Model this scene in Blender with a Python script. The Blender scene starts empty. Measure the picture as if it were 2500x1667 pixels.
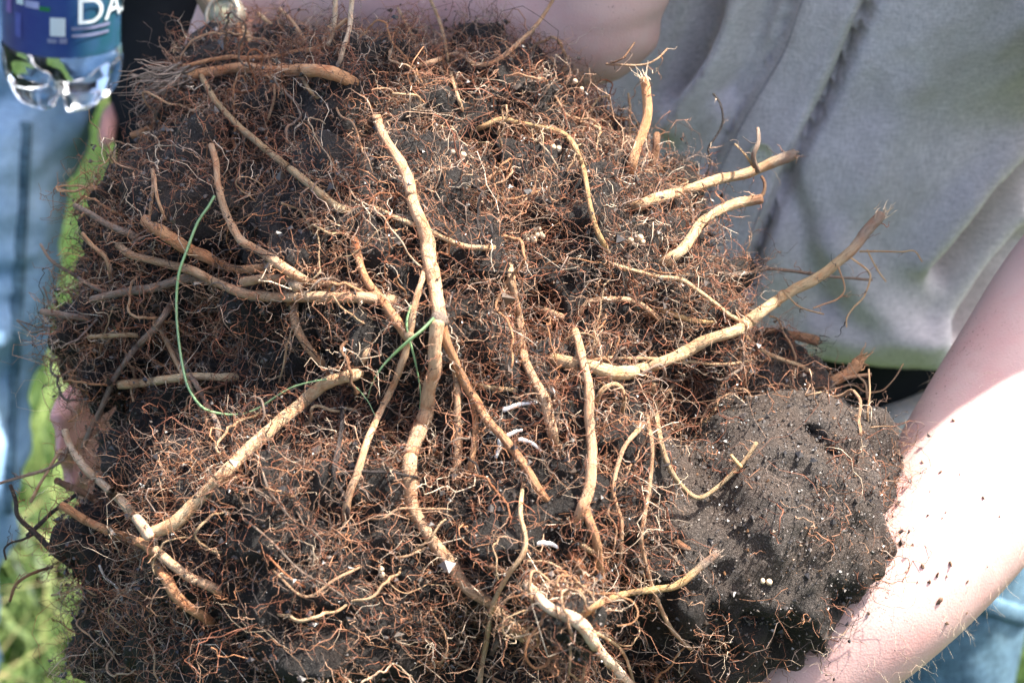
import bpy, bmesh, math, random
import numpy as np
from mathutils import Vector, Matrix
from mathutils.bvhtree import BVHTree
random.seed(7); rng = np.random.default_rng(11)
sc = bpy.context.scene
C = sc.collection

# ------------------------------------------------------------------ camera, sky, sun, exposure
CAM_H, PITCH, FOC = 1.55, math.radians(25), 85.0
K = 36.0 / FOC / 2500.0
cam_d = bpy.data.cameras.new('camera'); cam = bpy.data.objects.new('camera', cam_d); C.objects.link(cam)
cam.location = (0, 0, CAM_H); cam.rotation_euler = (math.pi/2 - PITCH, 0, 0)
cam_d.lens = FOC; cam_d.sensor_width = 36; cam_d.clip_start = .05; cam_d.clip_end = 3000
cam_d.dof.use_dof = True; cam_d.dof.focus_distance = 1.31; cam_d.dof.aperture_fstop = 8.0
sc.camera = cam
SUN = Vector((.48, .10, .87)).normalized()
w = bpy.data.worlds.new('World'); sc.world = w; w.use_nodes = True
nt = w.node_tree; bg = nt.nodes['Background']; sky = nt.nodes.new('ShaderNodeTexSky')
sky.sky_type = 'NISHITA'; sky.sun_disc = False; sky.dust_density = 4.0; sky.air_density = .7; sky.ozone_density = .6
sky.sun_elevation = math.asin(SUN.z); sky.sun_rotation = math.atan2(SUN.x, SUN.y)
nt.links.new(sky.outputs[0], bg.inputs[0]); bg.inputs[1].default_value = .148
sl = bpy.data.lights.new('sun', 'SUN'); so = bpy.data.objects.new('sun', sl); C.objects.link(so)
sl.energy = 4.5; sl.angle = math.radians(.53); sl.color = (1, .95, .87)
so.rotation_euler = (-SUN).to_track_quat('-Z', 'Y').to_euler(); so.location = (1, 1, 4)
sc.view_settings.view_transform = 'Standard'; sc.view_settings.look = 'None'
sc.view_settings.exposure = 2.0; sc.view_settings.gamma = 1
sc.view_settings.use_curve_mapping = False

CP, SP = math.cos(PITCH), math.sin(PITCH)
FWD = np.array([0, CP, -SP]); UPV = np.array([0, SP, CP]); RGT = np.array([1., 0, 0]); EYE = np.array([0, 0, CAM_H])
def P(x, y, d):
    """a point of the place from a bearing (photo pixel) and its distance along the view"""
    return EYE + d * (FWD + (x - 1250) * K * RGT + (833.5 - y) * K * UPV)
def to_px(v):
    r = np.asarray(v) - EYE; d = r @ FWD
    return 1250 + (r @ RGT) / d / K, 833.5 - (r @ UPV) / d / K, d

# ------------------------------------------------------------------ numpy helpers
def _hash(i, j, k, s):
    h = (i * 374761393 + j * 668265263 + k * 2147483647 + s * 974711) & 0xffffffff
    h = ((h ^ (h >> 13)) * 1274126177) & 0xffffffff
    return ((h ^ (h >> 16)) & 0xffff) / 65535.0
def vnoise(p, seed=0):
    p = np.asarray(p, float) + 1000.0; i = np.floor(p).astype(np.int64); f = p - i; f = f*f*(3-2*f); o = 0
    for a in (0, 1):
        for b in (0, 1):
            for c in (0, 1):
                wgt = (f[:, 0] if a else 1-f[:, 0])*(f[:, 1] if b else 1-f[:, 1])*(f[:, 2] if c else 1-f[:, 2])
                o = o + wgt*_hash(i[:, 0]+a, i[:, 1]+b, i[:, 2]+c, seed)
    return o*2-1
def catmull(pts, n):
    p = np.asarray(pts, float)
    if len(p) == 2: t = np.linspace(0, 1, n)[:, None]; return p[0]*(1-t)+p[1]*t
    seg = np.linalg.norm(np.diff(p, axis=0), axis=1); cum = np.r_[0, np.cumsum(seg)]
    q = np.vstack([2*p[0]-p[1], p, 2*p[-1]-p[-2]]); out = np.empty((n, p.shape[1]))
    for a, s in enumerate(np.linspace(0, cum[-1], n)):
        k = min(np.searchsorted(cum, s, 'right')-1, len(seg)-1); t = (s-cum[k])/max(seg[k], 1e-9)
        p0, p1, p2, p3 = q[k], q[k+1], q[k+2], q[k+3]
        out[a] = .5*((2*p1)+(-p0+p2)*t+(2*p0-5*p1+4*p2-p3)*t*t+(-p0+3*p1-3*p2+p3)*t**3)
    return out
def mesh_np(name, v, quads=None, tris=None):
    me = bpy.data.meshes.new(name); v = np.asarray(v, np.float32)
    q = np.zeros((0, 4), np.int32) if quads is None else np.asarray(quads, np.int32).reshape(-1, 4)
    t = np.zeros((0, 3), np.int32) if tris is None else np.asarray(tris, np.int32).reshape(-1, 3)
    me.vertices.add(len(v)); me.vertices.foreach_set('co', v.ravel())
    nl = q.size+t.size; me.loops.add(nl); me.loops.foreach_set('vertex_index', np.r_[q.ravel(), t.ravel()].astype(np.int32))
    me.polygons.add(len(q)+len(t))
    ls = np.r_[np.arange(len(q))*4, q.size+np.arange(len(t))*3].astype(np.int32)
    me.polygons.foreach_set('loop_start', ls)
    me.polygons.foreach_set('use_smooth', np.ones(len(q)+len(t), bool))
    me.update(calc_edges=True); me.validate(); return me
def set_col(me, col):
    a = me.color_attributes.new('col', 'FLOAT_COLOR', 'POINT')
    c = np.ones((len(me.vertices), 4), np.float32); c[:, :3] = col; a.data.foreach_set('color', c.ravel())
def set_vec(me, name, vec):
    a = me.attributes.new(name, 'FLOAT_VECTOR', 'POINT'); a.data.foreach_set('vector', np.asarray(vec, np.float32).ravel())
def frames(p):
    t = np.gradient(p, axis=0); t /= np.linalg.norm(t, axis=1)[:, None]+1e-12
    n = np.cross(t[0], [.31, .71, .63]); n /= np.linalg.norm(n); N = [n]
    for i in range(1, len(p)):
        n = N[-1]-t[i]*(N[-1] @ t[i]); n /= np.linalg.norm(n)+1e-12; N.append(n)
    N = np.array(N); return t, N, np.cross(t, N)
def tube(p, r, sides=10, bump=0., seed=0, closed=True, dome=.6):
    """tapered tube with rounded ends -> verts, quads, tris, (around, along)"""
    p = np.asarray(p, float); r = np.asarray(r, float)
    if closed:
        d0 = p[0]-p[1]; d0 /= np.linalg.norm(d0); d1 = p[-1]-p[-2]; d1 /= np.linalg.norm(d1)
        p = np.vstack([p[0]+d0*r[0]*dome, p[0]+d0*r[0]*dome*.75, p, p[-1]+d1*r[-1]*dome*.75, p[-1]+d1*r[-1]*dome])
        r = np.r_[r[0]*.05, r[0]*.7, r, r[-1]*.7, r[-1]*.05]
    t, N, B = frames(p); n = len(p); a = np.arange(sides)/sides*2*math.pi
    rr = np.repeat(r[:, None], sides, 1)
    dirs = N[:, None, :]*np.cos(a)[None, :, None]+B[:, None, :]*np.sin(a)[None, :, None]
    if bump:
        q = (p[:, None, :]+dirs*rr[..., None]).reshape(-1, 3)
        m = r.mean(); rr = rr*(1+bump*(vnoise(q/(m*2.2), seed)+.6*vnoise(q/(m*.9), seed+3)).reshape(n, sides))
    v = (p[:, None, :]+dirs*rr[..., None]).reshape(-1, 3)
    i = np.arange(n-1)[:, None]*sides; j = np.arange(sides)[None, :]; j2 = (j+1) % sides
    quads = np.stack([i+j, i+j2, i+sides+j2, i+sides+j], -1).reshape(-1, 4)
    al = np.r_[0, np.cumsum(np.linalg.norm(np.diff(p, axis=0), axis=1))]
    tex = np.stack([np.repeat(np.cos(a)[None], n, 0)*.004, np.repeat(np.sin(a)[None], n, 0)*.004, np.repeat(al[:, None], sides, 1)], -1).reshape(-1, 3)
    return v, quads, np.zeros((0, 3), int), tex
def merge(parts):
    V, Q, T, o = [], [], [], 0
    for v, q, t in parts:
        V.append(v); Q.append(np.asarray(q).reshape(-1, 4)+o); T.append(np.asarray(t).reshape(-1, 3)+o); o += len(v)
    return np.vstack(V), np.vstack(Q), np.vstack(T)
def tubes_batch(pts, rad, sides=3):
    """pts M,N,3  rad M,N -> one mesh of thin tubes"""
    M, N, _ = pts.shape
    t = np.gradient(pts, axis=1); t /= np.linalg.norm(t, axis=2, keepdims=True)+1e-12
    ref = rng.normal(size=(M, 1, 3)); n = np.cross(t, ref); n /= np.linalg.norm(n, axis=2, keepdims=True)+1e-12
    b = np.cross(t, n); a = np.arange(sides)/sides*2*math.pi
    v = pts[:, :, None, :]+rad[:, :, None, None]*(n[:, :, None, :]*np.cos(a)[:, None]+b[:, :, None, :]*np.sin(a)[:, None])
    base = (np.arange(M)[:, None, None]*N+np.arange(N-1)[None, :, None])*sides
    j = np.arange(sides)[None, None, :]; j2 = (j+1) % sides
    q = np.stack([base+j, base+j2, base+sides+j2, base+sides+j], -1).reshape(-1, 4)
    return v.reshape(-1, 3), q
def ellipsoid(c, r, rot=None, seg=16, ring=10):
    u = np.linspace(0, math.pi, ring+1)[1:-1]; a = np.arange(seg)/seg*2*math.pi
    v = np.stack([np.outer(np.sin(u), np.cos(a)), np.outer(np.sin(u), np.sin(a)), np.repeat(np.cos(u)[:, None], seg, 1)], -1).reshape(-1, 3)
    v = np.vstack([v, [0, 0, 1], [0, 0, -1]])*np.asarray(r)
    if rot is not None: v = v @ np.asarray(rot).T
    v = v+np.asarray(c); n = ring-1
    i = np.arange(n-1)[:, None]*seg; j = np.arange(seg)[None]; j2 = (j+1) % seg
    q = np.stack([i+j, i+seg+j, i+seg+j2, i+j2], -1).reshape(-1, 4); J = np.arange(seg); top = n*seg
    t = np.vstack([np.stack([np.full(seg, top), J, (J+1) % seg], 1), np.stack([np.full(seg, top+1), (n-1)*seg+(J+1) % seg, (n-1)*seg+J], 1)])
    return v, q, t
def loft(pts, ra, rb, ref, sides=24, n=None, cap=.6):
    """elliptical limb: centre line, half-width (towards ref x tangent) and half-depth (towards ref)"""
    n = n or max(12, 5*len(pts)); A = catmull(np.c_[np.asarray(pts, float), ra, rb], n)
    p, a_, b_ = A[:, :3], A[:, 3], A[:, 4]
    d0 = p[0]-p[1]; d0 /= np.linalg.norm(d0); d1 = p[-1]-p[-2]; d1 /= np.linalg.norm(d1)
    m0, m1 = min(a_[0], b_[0]), min(a_[-1], b_[-1])
    p = np.vstack([p[0]+d0*m0*cap, p[0]+d0*m0*cap*.66, p, p[-1]+d1*m1*cap*.66, p[-1]+d1*m1*cap])
    a_ = np.r_[a_[0]*.1, a_[0]*.7, a_, a_[-1]*.7, a_[-1]*.1]; b_ = np.r_[b_[0]*.1, b_[0]*.7, b_, b_[-1]*.7, b_[-1]*.1]
    t = np.gradient(p, axis=0); t /= np.linalg.norm(t, axis=1)[:, None]
    ref = np.asarray(ref, float); W = np.cross(t, ref); W /= np.linalg.norm(W, axis=1)[:, None]; D = np.cross(W, t)
    an = np.arange(sides)/sides*2*math.pi
    v = p[:, None]+W[:, None]*(a_[:, None]*np.cos(an))[..., None]+D[:, None]*(b_[:, None]*np.sin(an))[..., None]
    n = len(p); i = np.arange(n-1)[:, None]*sides; j = np.arange(sides)[None]; j2 = (j+1) % sides
    q = np.stack([i+j, i+j2, i+sides+j2, i+sides+j], -1).reshape(-1, 4)
    J = np.arange(sides); v = np.vstack([v.reshape(-1, 3), p[0], p[-1]]); c0 = n*sides
    tr = np.vstack([np.stack([np.full(sides, c0), (J+1) % sides, J], 1), np.stack([np.full(sides, c0+1), (n-1)*sides+J, (n-1)*sides+(J+1) % sides], 1)])
    return v, q, tr
def arrays(me):
    v = np.empty(len(me.vertices)*3, np.float32); me.vertices.foreach_get('co', v)
    n = np.empty(len(me.vertices)*3, np.float32); me.vertices.foreach_get('normal', n)
    return v.reshape(-1, 3).astype(float), n.reshape(-1, 3).astype(float)
def remesh(parts, voxel, smooth=4, factor=.5):
    """fuse closed shapes into one continuous skin"""
    me = mesh_np('tmp', *merge(parts)); o = bpy.data.objects.new('tmp', me); C.objects.link(o)
    m = o.modifiers.new('r', 'REMESH'); m.mode = 'VOXEL'; m.voxel_size = voxel
    if smooth: s = o.modifiers.new('s', 'SMOOTH'); s.iterations = smooth; s.factor = factor
    dg = bpy.context.evaluated_depsgraph_get(); out = bpy.data.meshes.new_from_object(o.evaluated_get(dg))
    bpy.data.objects.remove(o); bpy.data.meshes.remove(me)
    out.polygons.foreach_set('use_smooth', np.ones(len(out.polygons), bool)); out.update(); return out
def move_verts(me, v):
    me.vertices.foreach_set('co', np.asarray(v, np.float32).ravel()); me.update()
def bvh_of(me):
    return BVHTree.FromPolygons([tuple(x.co) for x in me.vertices], [tuple(p.vertices) for p in me.polygons])

# ------------------------------------------------------------------ object helpers
def tag(o, label=None, cat=None, group=None, kind=None):
    for k, v in (('label', label), ('category', cat), ('group', group), ('kind', kind)):
        if v: o[k] = v
    return o
def obj(name, me, mat, parent=None):
    o = bpy.data.objects.new(name, me); C.objects.link(o); o.parent = parent
    for m in (mat if isinstance(mat, (list, tuple)) else [mat]):
        if m: me.materials.append(m)
    return o
def empty(name, loc=(0, 0, 0)):
    o = bpy.data.objects.new(name, None); C.objects.link(o); o.location = loc; o.empty_display_size = .05; return o
def local(me, parent):
    """meshes are computed in place; shift them so they sit under a parent with an offset"""
    v, _ = arrays(me); move_verts(me, v-np.array(parent.location)); return me

# ------------------------------------------------------------------ materials
def mat(name, rough=.8, spec=.3):
    m = bpy.data.materials.new(name); m.use_nodes = True; b = m.node_tree.nodes['Principled BSDF']
    b.inputs['Roughness'].default_value = rough; b.inputs['Specular IOR Level'].default_value = spec
    return m, m.node_tree, b
def node(t, typ, **kw):
    n = t.nodes.new(typ)
    for k, v in kw.items(): setattr(n, k, v)
    return n
def noise(t, vec, scale, detail=4, rough=.6, dist=0.):
    n = node(t, 'ShaderNodeTexNoise'); n.inputs['Scale'].default_value = scale; n.inputs['Detail'].default_value = detail
    n.inputs['Roughness'].default_value = rough; n.inputs['Distortion'].default_value = dist
    if vec is not None: t.links.new(vec, n.inputs['Vector'])
    return n.outputs['Fac']
def ramp(t, fac, stops):
    r = node(t, 'ShaderNodeValToRGB'); e = r.color_ramp.elements
    while len(e) < len(stops): e.new(.5)
    for k, (p, c) in enumerate(stops): e[k].position = p; e[k].color = (*c, 1) if len(c) == 3 else c
    t.links.new(fac, r.inputs[0]); return r.outputs[0]
def mix(t, fac, a, b, mode='MIX'):
    n = node(t, 'ShaderNodeMix', data_type='RGBA', blend_type=mode)
    for s, v in ((0, fac), (6, a), (7, b)):
        if hasattr(v, 'links') or hasattr(v, 'is_linked'): t.links.new(v, n.inputs[s])
        else: n.inputs[s].default_value = v if s == 0 else (*v, 1)
    return n.outputs[2]
def bump(t, b, h, strength=.5, dist=.001):
    n = node(t, 'ShaderNodeBump'); n.inputs['Strength'].default_value = strength; n.inputs['Distance'].default_value = dist
    t.links.new(h, n.inputs['Height']); t.links.new(n.outputs[0], b.inputs['Normal'])
def coords(t, out='Object'):
    return node(t, 'ShaderNodeTexCoord').outputs[out]
def g(v): return (v, v, v)

def mat_soil():
    m, t, b = mat('soil', .6, .4); co = coords(t); soil_tint = node(t, 'ShaderNodeAttribute', attribute_name='col').outputs['Color']  # per-vertex tint: paler on the right clump, darker elsewhere
    c = ramp(t, noise(t, co, 260, 6, .7), [(.3, (.010, .0075, .006)), (.52, (.036, .028, .022)), (.72, (.085, .070, .058))])
    c = mix(t, ramp(t, noise(t, co, 26, 3), [(.42, g(0)), (.66, g(1))]), c, (.06, .036, .022), 'MIX')
    n = node(t, 'ShaderNodeMix', data_type='RGBA'); n.inputs[0].default_value = .45
    c2 = ramp(t, noise(t, co, 1100, 2, .6), [(.38, (.008, .007, .006)), (.6, (.075, .064, .057)), (.72, (.30, .27, .25))])
    t.links.new(c, n.inputs[6]); t.links.new(c2, n.inputs[7]); t.links.new(mix(t, 1., n.outputs[2], soil_tint, 'MULTIPLY'), b.inputs['Base Color'])
    bump(t, b, noise(t, co, 520, 6, .75), .9, .0035); return m
def mat_grain():
    m, t, b = mat('soil_grain', .38, .6); a = node(t, 'ShaderNodeAttribute', attribute_name='col')
    t.links.new(a.outputs['Color'], b.inputs['Base Color']); return m
def mat_root(name, speck=.5, ring=True, rough=.62):
    m, t, b = mat(name, rough, .4); a = node(t, 'ShaderNodeAttribute', attribute_name='col')
    tv = node(t, 'ShaderNodeAttribute', attribute_name='bark').outputs['Vector']
    oi = node(t, 'ShaderNodeObjectInfo').outputs['Random']; off = node(t, 'ShaderNodeVectorMath', operation='ADD')
    mp = node(t, 'ShaderNodeMapping'); t.links.new(tv, mp.inputs[0]); mp.inputs['Scale'].default_value = (1, 1, .22)
    t.links.new(mp.outputs[0], off.inputs[0]); t.links.new(oi, off.inputs[1]); v = off.outputs[0]
    off2 = node(t, 'ShaderNodeVectorMath', operation='ADD'); t.links.new(tv, off2.inputs[0]); t.links.new(oi, off2.inputs[1])
    streak = ramp(t, noise(t, v, 900, 5, .7), [(.30, g(.5)), (.43, g(1.)), (.7, g(1.3))])
    c = mix(t, 1., a.outputs['Color'], streak, 'MULTIPLY')
    red = ramp(t, noise(t, off2.outputs[0], 130, 3, .6), [(.45, g(0)), (.70, g(.7))])
    c = mix(t, red, c, mix(t, 1., a.outputs['Color'], (.95, .56, .36), 'MULTIPLY'))
    fl = ramp(t, noise(t, off2.outputs[0], 620, 3, .7), [(.60, g(0)), (.68, g(speck))])
    c = mix(t, fl, c, (.055, .03, .02))
    dirt = ramp(t, noise(t, off2.outputs[0], 70, 4, .7), [(.63, g(0)), (.78, g(.7))])
    c = mix(t, dirt, c, (.05, .033, .024))
    t.links.new(c, b.inputs['Base Color'])
    bump(t, b, noise(t, v, 700, 6, .75), 1., .0026)
    return m
def mat_fine():
    m, t, b = mat('fine_root', .6, .35); a = node(t, 'ShaderNodeAttribute', attribute_name='col')
    c = mix(t, 1., a.outputs['Color'], ramp(t, noise(t, coords(t), 300, 3), [(.3, g(.45)), (.55, g(1.)), (.75, g(1.25))]), 'MULTIPLY')
    t.links.new(c, b.inputs['Base Color']); return m
def mat_skin(name, base, red, sss=.12, dirty=True):
    m, t, b = mat(name, .5, .4); co = coords(t)
    c = mix(t, ramp(t, noise(t, co, 22, 4, .6), [(.4, g(0)), (.7, g(.7))]), base, red)
    c = mix(t, ramp(t, noise(t, co, 230, 3, .7), [(.64, g(0)), (.72, g(.35))]), c, tuple(x*.62 for x in red))
    c = mix(t, ramp(t, noise(t, co, 900, 3, .7), [(.3, g(.0)), (.75, g(.25))]), c, tuple(x*.8 for x in base))
    if dirty:
        k = mix(t, 1., ramp(t, noise(t, co, 620, 2, .5), [(.655, g(0)), (.70, g(.8))]), ramp(t, noise(t, co, 16, 2, .5), [(.48, g(0)), (.62, g(1))]), 'MULTIPLY')
        c = mix(t, k, c, (.13, .08, .055))
        c = mix(t, ramp(t, noise(t, co, 55, 5, .7), [(.56, g(0)), (.8, g(.30))]), c, (.30, .19, .14))
    t.links.new(c, b.inputs['Base Color']); b.inputs['Subsurface Weight'].default_value = sss
    b.inputs['Subsurface Radius'].default_value = (.006, .0025, .0015); b.inputs['Subsurface Scale'].default_value = 1.
    vo = node(t, 'ShaderNodeTexVoronoi'); vo.inputs['Scale'].default_value = 750; t.links.new(co, vo.inputs['Vector'])
    bump(t, b, vo.outputs['Distance'], .25, .0004); return m
def mat_cloth(name, base, dark, weave=2600, blot=14, rough=.9, thread=.35, dirt=None):
    m, t, b = mat(name, rough, .15); co = coords(t)
    c = mix(t, ramp(t, noise(t, co, blot, 5, .65), [(.35, g(0)), (.7, g(1))]), base, dark)
    mp = node(t, 'ShaderNodeMapping'); mp.inputs['Scale'].default_value = (1, 1, .14); t.links.new(co, mp.inputs[0])
    mp2 = node(t, 'ShaderNodeMapping'); mp2.inputs['Scale'].default_value = (.14, .14, 1); t.links.new(co, mp2.inputs[0])
    th = mix(t, .5, ramp(t, noise(t, mp.outputs[0], weave, 3, .7), [(.3, g(1-thread)), (.7, g(1+thread))]), ramp(t, noise(t, mp2.outputs[0], weave, 3, .7), [(.3, g(1-thread)), (.7, g(1+thread))]))
    c = mix(t, 1., c, th, 'MULTIPLY')
    if dirt:
        c = mix(t, ramp(t, noise(t, co, 170, 2, .5), [(.73, g(0)), (.78, g(.5))]), c, dirt)
        c = mix(t, ramp(t, noise(t, co, 7, 4, .6), [(.5, g(0)), (.8, g(.35))]), c, dirt)
    t.links.new(c, b.inputs['Base Color']); bump(t, b, noise(t, co, weave*.4, 3, .7), .35, .0008); return m
def mat_plain(name, c, rough=.6, spec=.3, var=.25, scale=40):
    m, t, b = mat(name, rough, spec)
    k = mix(t, ramp(t, noise(t, coords(t), scale, 4), [(.3, g(0)), (.7, g(1))]), tuple(x*(1-var) for x in c), tuple(min(1, x*(1+var)) for x in c))
    t.links.new(k, b.inputs['Base Color']); return m
def mat_clear(name, c=(1, 1, 1), ior=1.33, rough=.02):
    m, t, b = mat(name, rough, .5); b.inputs['Base Color'].default_value = (*c, 1)
    b.inputs['Transmission Weight'].default_value = 1; b.inputs['IOR'].default_value = ior; return m
def mat_grass():
    m, t, b = mat('grass', .5, .35); a = node(t, 'ShaderNodeAttribute', attribute_name='col')
    t.links.new(a.outputs['Color'], b.inputs['Base Color'])
    tr = node(t, 'ShaderNodeBsdfTranslucent'); t.links.new(a.outputs['Color'], tr.inputs[0])
    mx = node(t, 'ShaderNodeMixShader'); mx.inputs[0].default_value = .4
    t.links.new(b.outputs[0], mx.inputs[1]); t.links.new(tr.outputs[0], mx.inputs[2])
    t.links.new(mx.outputs[0], t.nodes['Material Output'].inputs[0]); return m
M_SOIL, M_GRAIN, M_ROOT, M_FINE, M_GRASS = mat_soil(), mat_grain(), mat_root('root_bark'), mat_fine(), mat_grass()
M_SKIN = mat_skin('skin', (.57, .385, .34), (.56, .28, .25))
M_SHIRT = mat_cloth('shirt_cloth', (.63, .575, .575), (.56, .51, .51), weave=1100, thread=.42, dirt=(.36, .31, .29))
M_DENIM = mat_cloth('denim', (.055, .105, .155), (.11, .185, .235), weave=650, blot=16, thread=.85)
M_DENIM2 = mat_cloth('washed_denim', (.08, .19, .36), (.34, .50, .68), weave=900, blot=7, thread=.4)
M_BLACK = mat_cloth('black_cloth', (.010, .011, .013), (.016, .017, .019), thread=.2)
M_HAIR = mat_plain('hair', (.10, .06, .035), .5)

# ================================================================== THE SETTING
v = []; n = 60; xs = np.linspace(-1, 1, n)**3*60
gx, gy = np.meshgrid(xs, xs+2.5); gz = (vnoise(np.c_[gx.ravel()*1.5, gy.ravel()*1.5, np.zeros(n*n)], 4)*.02)
idx = np.arange(n*n).reshape(n, n); q = np.stack([idx[:-1, :-1], idx[:-1, 1:], idx[1:, 1:], idx[1:, :-1]], -1).reshape(-1, 4)
mgr, tgr, bgr = mat('turf', .95, .1)
c = ramp(tgr, noise(tgr, coords(tgr), 30, 6, .7), [(.3, (.010, .02, .006)), (.55, (.022, .042, .010)), (.75, (.05, .07, .02))])
tgr.links.new(c, bgr.inputs['Base Color'])
tag(obj('ground', mesh_np('ground', np.c_[gx.ravel(), gy.ravel(), gz], q), mgr), kind='structure')

def grass_mesh(px, py, h, wd, lean, hue, dark=(.008, .034, .004), lite=(.09, .19, .015)):
    M = len(px); N = 6; s = np.linspace(0, 1, N); az = rng.uniform(0, 2*math.pi, M)
    base = np.c_[px, py, np.zeros(M)]; d = np.c_[np.cos(az), np.sin(az), np.zeros(M)]
    side = np.c_[-np.sin(az), np.cos(az), np.zeros(M)]
    cen = base[:, None]+d[:, None]*(lean*h)[:, None, None]*(s**2)[None, :, None]+np.array([0, 0, 1])*(h[:, None]*(s-.35*lean[:, None]*s**2.5))[..., None]
    wv = wd[:, None]*(1-s**1.8)[None]+.0002
    L = cen-side[:, None]*wv[..., None]; R = cen+side[:, None]*wv[..., None]
    v = np.stack([L, R], 2).reshape(-1, 3); b = np.arange(M)[:, None]*N*2+np.arange(N-1)[None]*2
    q = np.stack([b, b+1, b+3, b+2], -1).reshape(-1, 4)
    dark = np.array(dark); lite = np.array(lite); straw = np.array([.34, .31, .14])
    col = dark+(lite-dark)*hue[:, None]; st = rng.random(M) < .06; col[st] = straw
    col = np.repeat(col, N*2, 0); me = mesh_np('grass', v, q); set_col(me, col); return me
M = 15000; gy_ = 1.5+rng.random(M)**1.3*7; gx_ = rng.uniform(-.75, .35, M)*(gy_*.9+.6)
h = rng.uniform(.07, .2, M)*(1+.5*vnoise(np.c_[gx_*2, gy_*2, gx_*0], 9))
tag(obj('grass', grass_mesh(gx_, gy_, h, rng.uniform(.0012, .0032, M), rng.uniform(.1, .9, M), rng.random(M)), M_GRASS), 'short green lawn grass behind the standing people', 'grass', kind='stuff')

def grass_tuft(x, y, n, hh, sp, label, seed):
    rr = rng.normal(size=(n, 2))*.045
    o = obj('grass_tuft', grass_mesh(x+rr[:, 0]*sp, y+rr[:, 1]*sp, rng.uniform(.6, 1, n)*hh, rng.uniform(.003, .006, n), rng.uniform(.4, 1.5, n), rng.random(n), (.015, .055, .008), (.21, .28, .085)), M_GRASS)
    return tag(o, label, 'grass tuft', 'tall grass tufts by the legs')
for k, (x, y, hh, sp) in enumerate([(-.62, 1.98, .46, 1.0), (-.45, 1.92, .42, 1.1), (-.5, 2.2, .5, 1.2), (-.72, 2.3, .5, 1.2), (-.36, 2.35, .45, 1.3), (-.56, 2.6, .5, 1.5)]):
    grass_tuft(x, y, 75, hh, sp, 'tall arching grass tuft with pale green blades below the root ball', k)

# ================================================================== THE ROOT BALL
ball = empty('root_ball', P(1150, 950, 1.42))
tag(ball, 'large dug-up root ball of dark soil and tangled tan roots held in two arms', 'root ball')
blobs = [(900, 410, 1.42, 310), (560, 330, 1.44, 190), (1220, 340, 1.43, 230), (500, 640, 1.41, 300), (300, 830, 1.42, 165), (205, 1330, 1.39, 60), (330, 1080, 1.44, 105), (1640, 490, 1.415, 75), (1960, 1000, 1.42, 110), (1850, 900, 1.42, 110), (950, 750, 1.36, 410),
         (1390, 700, 1.39, 340), (1620, 850, 1.39, 210), (1870, 1260, 1.36, 300), (1690, 1380, 1.36, 320), (2000, 1160, 1.375, 180), (1300, 1250, 1.34, 410),
         (800, 1400, 1.34, 470), (430, 1480, 1.39, 230), (1200, 1680, 1.37, 430), (620, 1130, 1.39, 330), (430, 470, 1.43, 150), (1490, 470, 1.41, 110), (300, 1330, 1.39, 110),
         (690, 160, 1.45, 90), (950, 165, 1.45, 90), (1190, 170, 1.45, 95), (520, 160, 1.46, 60), (1430, 300, 1.43, 90), (1720, 720, 1.40, 90), (1372, 1545, 1.215, 62)]
parts = [ellipsoid(P(x, y, d), [r*d*K]*3, seg=24, ring=14) for x, y, d, r in blobs]
soil = remesh(parts, .0034, 8)
v, nn = arrays(soil); px, py, dd = to_px(v)
clump = np.clip(1-np.hypot((px-1900)/330, (py-1180)/330)**4, 0, 1)
rough = 1-.85*clump
rid = 1-np.abs(vnoise(v/.022, 14))*2
v = v+nn*(.012*vnoise(v/.035, 1)*(1-.55*clump)+.0045*rid*clump+.0115*vnoise(v/.016, 2)*rough+.006*vnoise(v/.0075, 3)*rough+.0026*vnoise(v/.0055, 5)*np.abs(vnoise(v/.02, 6)))[:, None]
_b0 = BVHTree.FromPolygons([tuple(a) for a in v], [tuple(p.vertices) for p in soil.polygons])
def surf0(x, y):
    dirv = FWD+(x-1250)*K*RGT+(833.5-y)*K*UPV; L = np.linalg.norm(dirv); h = _b0.ray_cast(Vector(EYE), Vector(dirv/L)); return h[3]/L if h[0] is not None else 1.3
def pit(x, y, d, r, depth):
    global v
    c = P(x, y, d); k = np.exp(-(np.linalg.norm(v-c, axis=1)/(r*K*d))**2); v = v+FWD*(k*depth)[:, None]
pit(340, 1020, 1.33, 110, .03); pit(430, 1060, 1.33, 90, .03); pit(1290, 1010, 1.24, 75, .035); pit(1250, 370, 1.36, 70, .035); pit(560, 1010, 1.3, 80, .02)
[pit(x, y, surf0(x, y), q_*.8, .013) for x, y, q_ in ((1978, 1046, 7), (1990, 1058, 10), (2003, 1072, 13), (2016, 1090, 12), (2030, 1104, 10), (2046, 1116, 7))]; pit(1400, 1400, 1.24, 60, .02); pit(930, 870, 1.24, 60, .02)
move_verts(soil, v); set_col(soil, np.array([.26, .215, .18])+np.array([.98, .94, .90])*np.clip(clump*1.5, 0, 1)[:, None]); soil_bvh = bvh_of(soil); SV, SN = arrays(soil)
def surf_depth(x, y):
    dirv = FWD+(x-1250)*K*RGT+(833.5-y)*K*UPV; L = np.linalg.norm(dirv)
    h = soil_bvh.ray_cast(Vector(EYE), Vector(dirv/L)); return h[3]/L if h[0] is not None else None
obj('soil', local(soil, ball), M_SOIL, ball)

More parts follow.
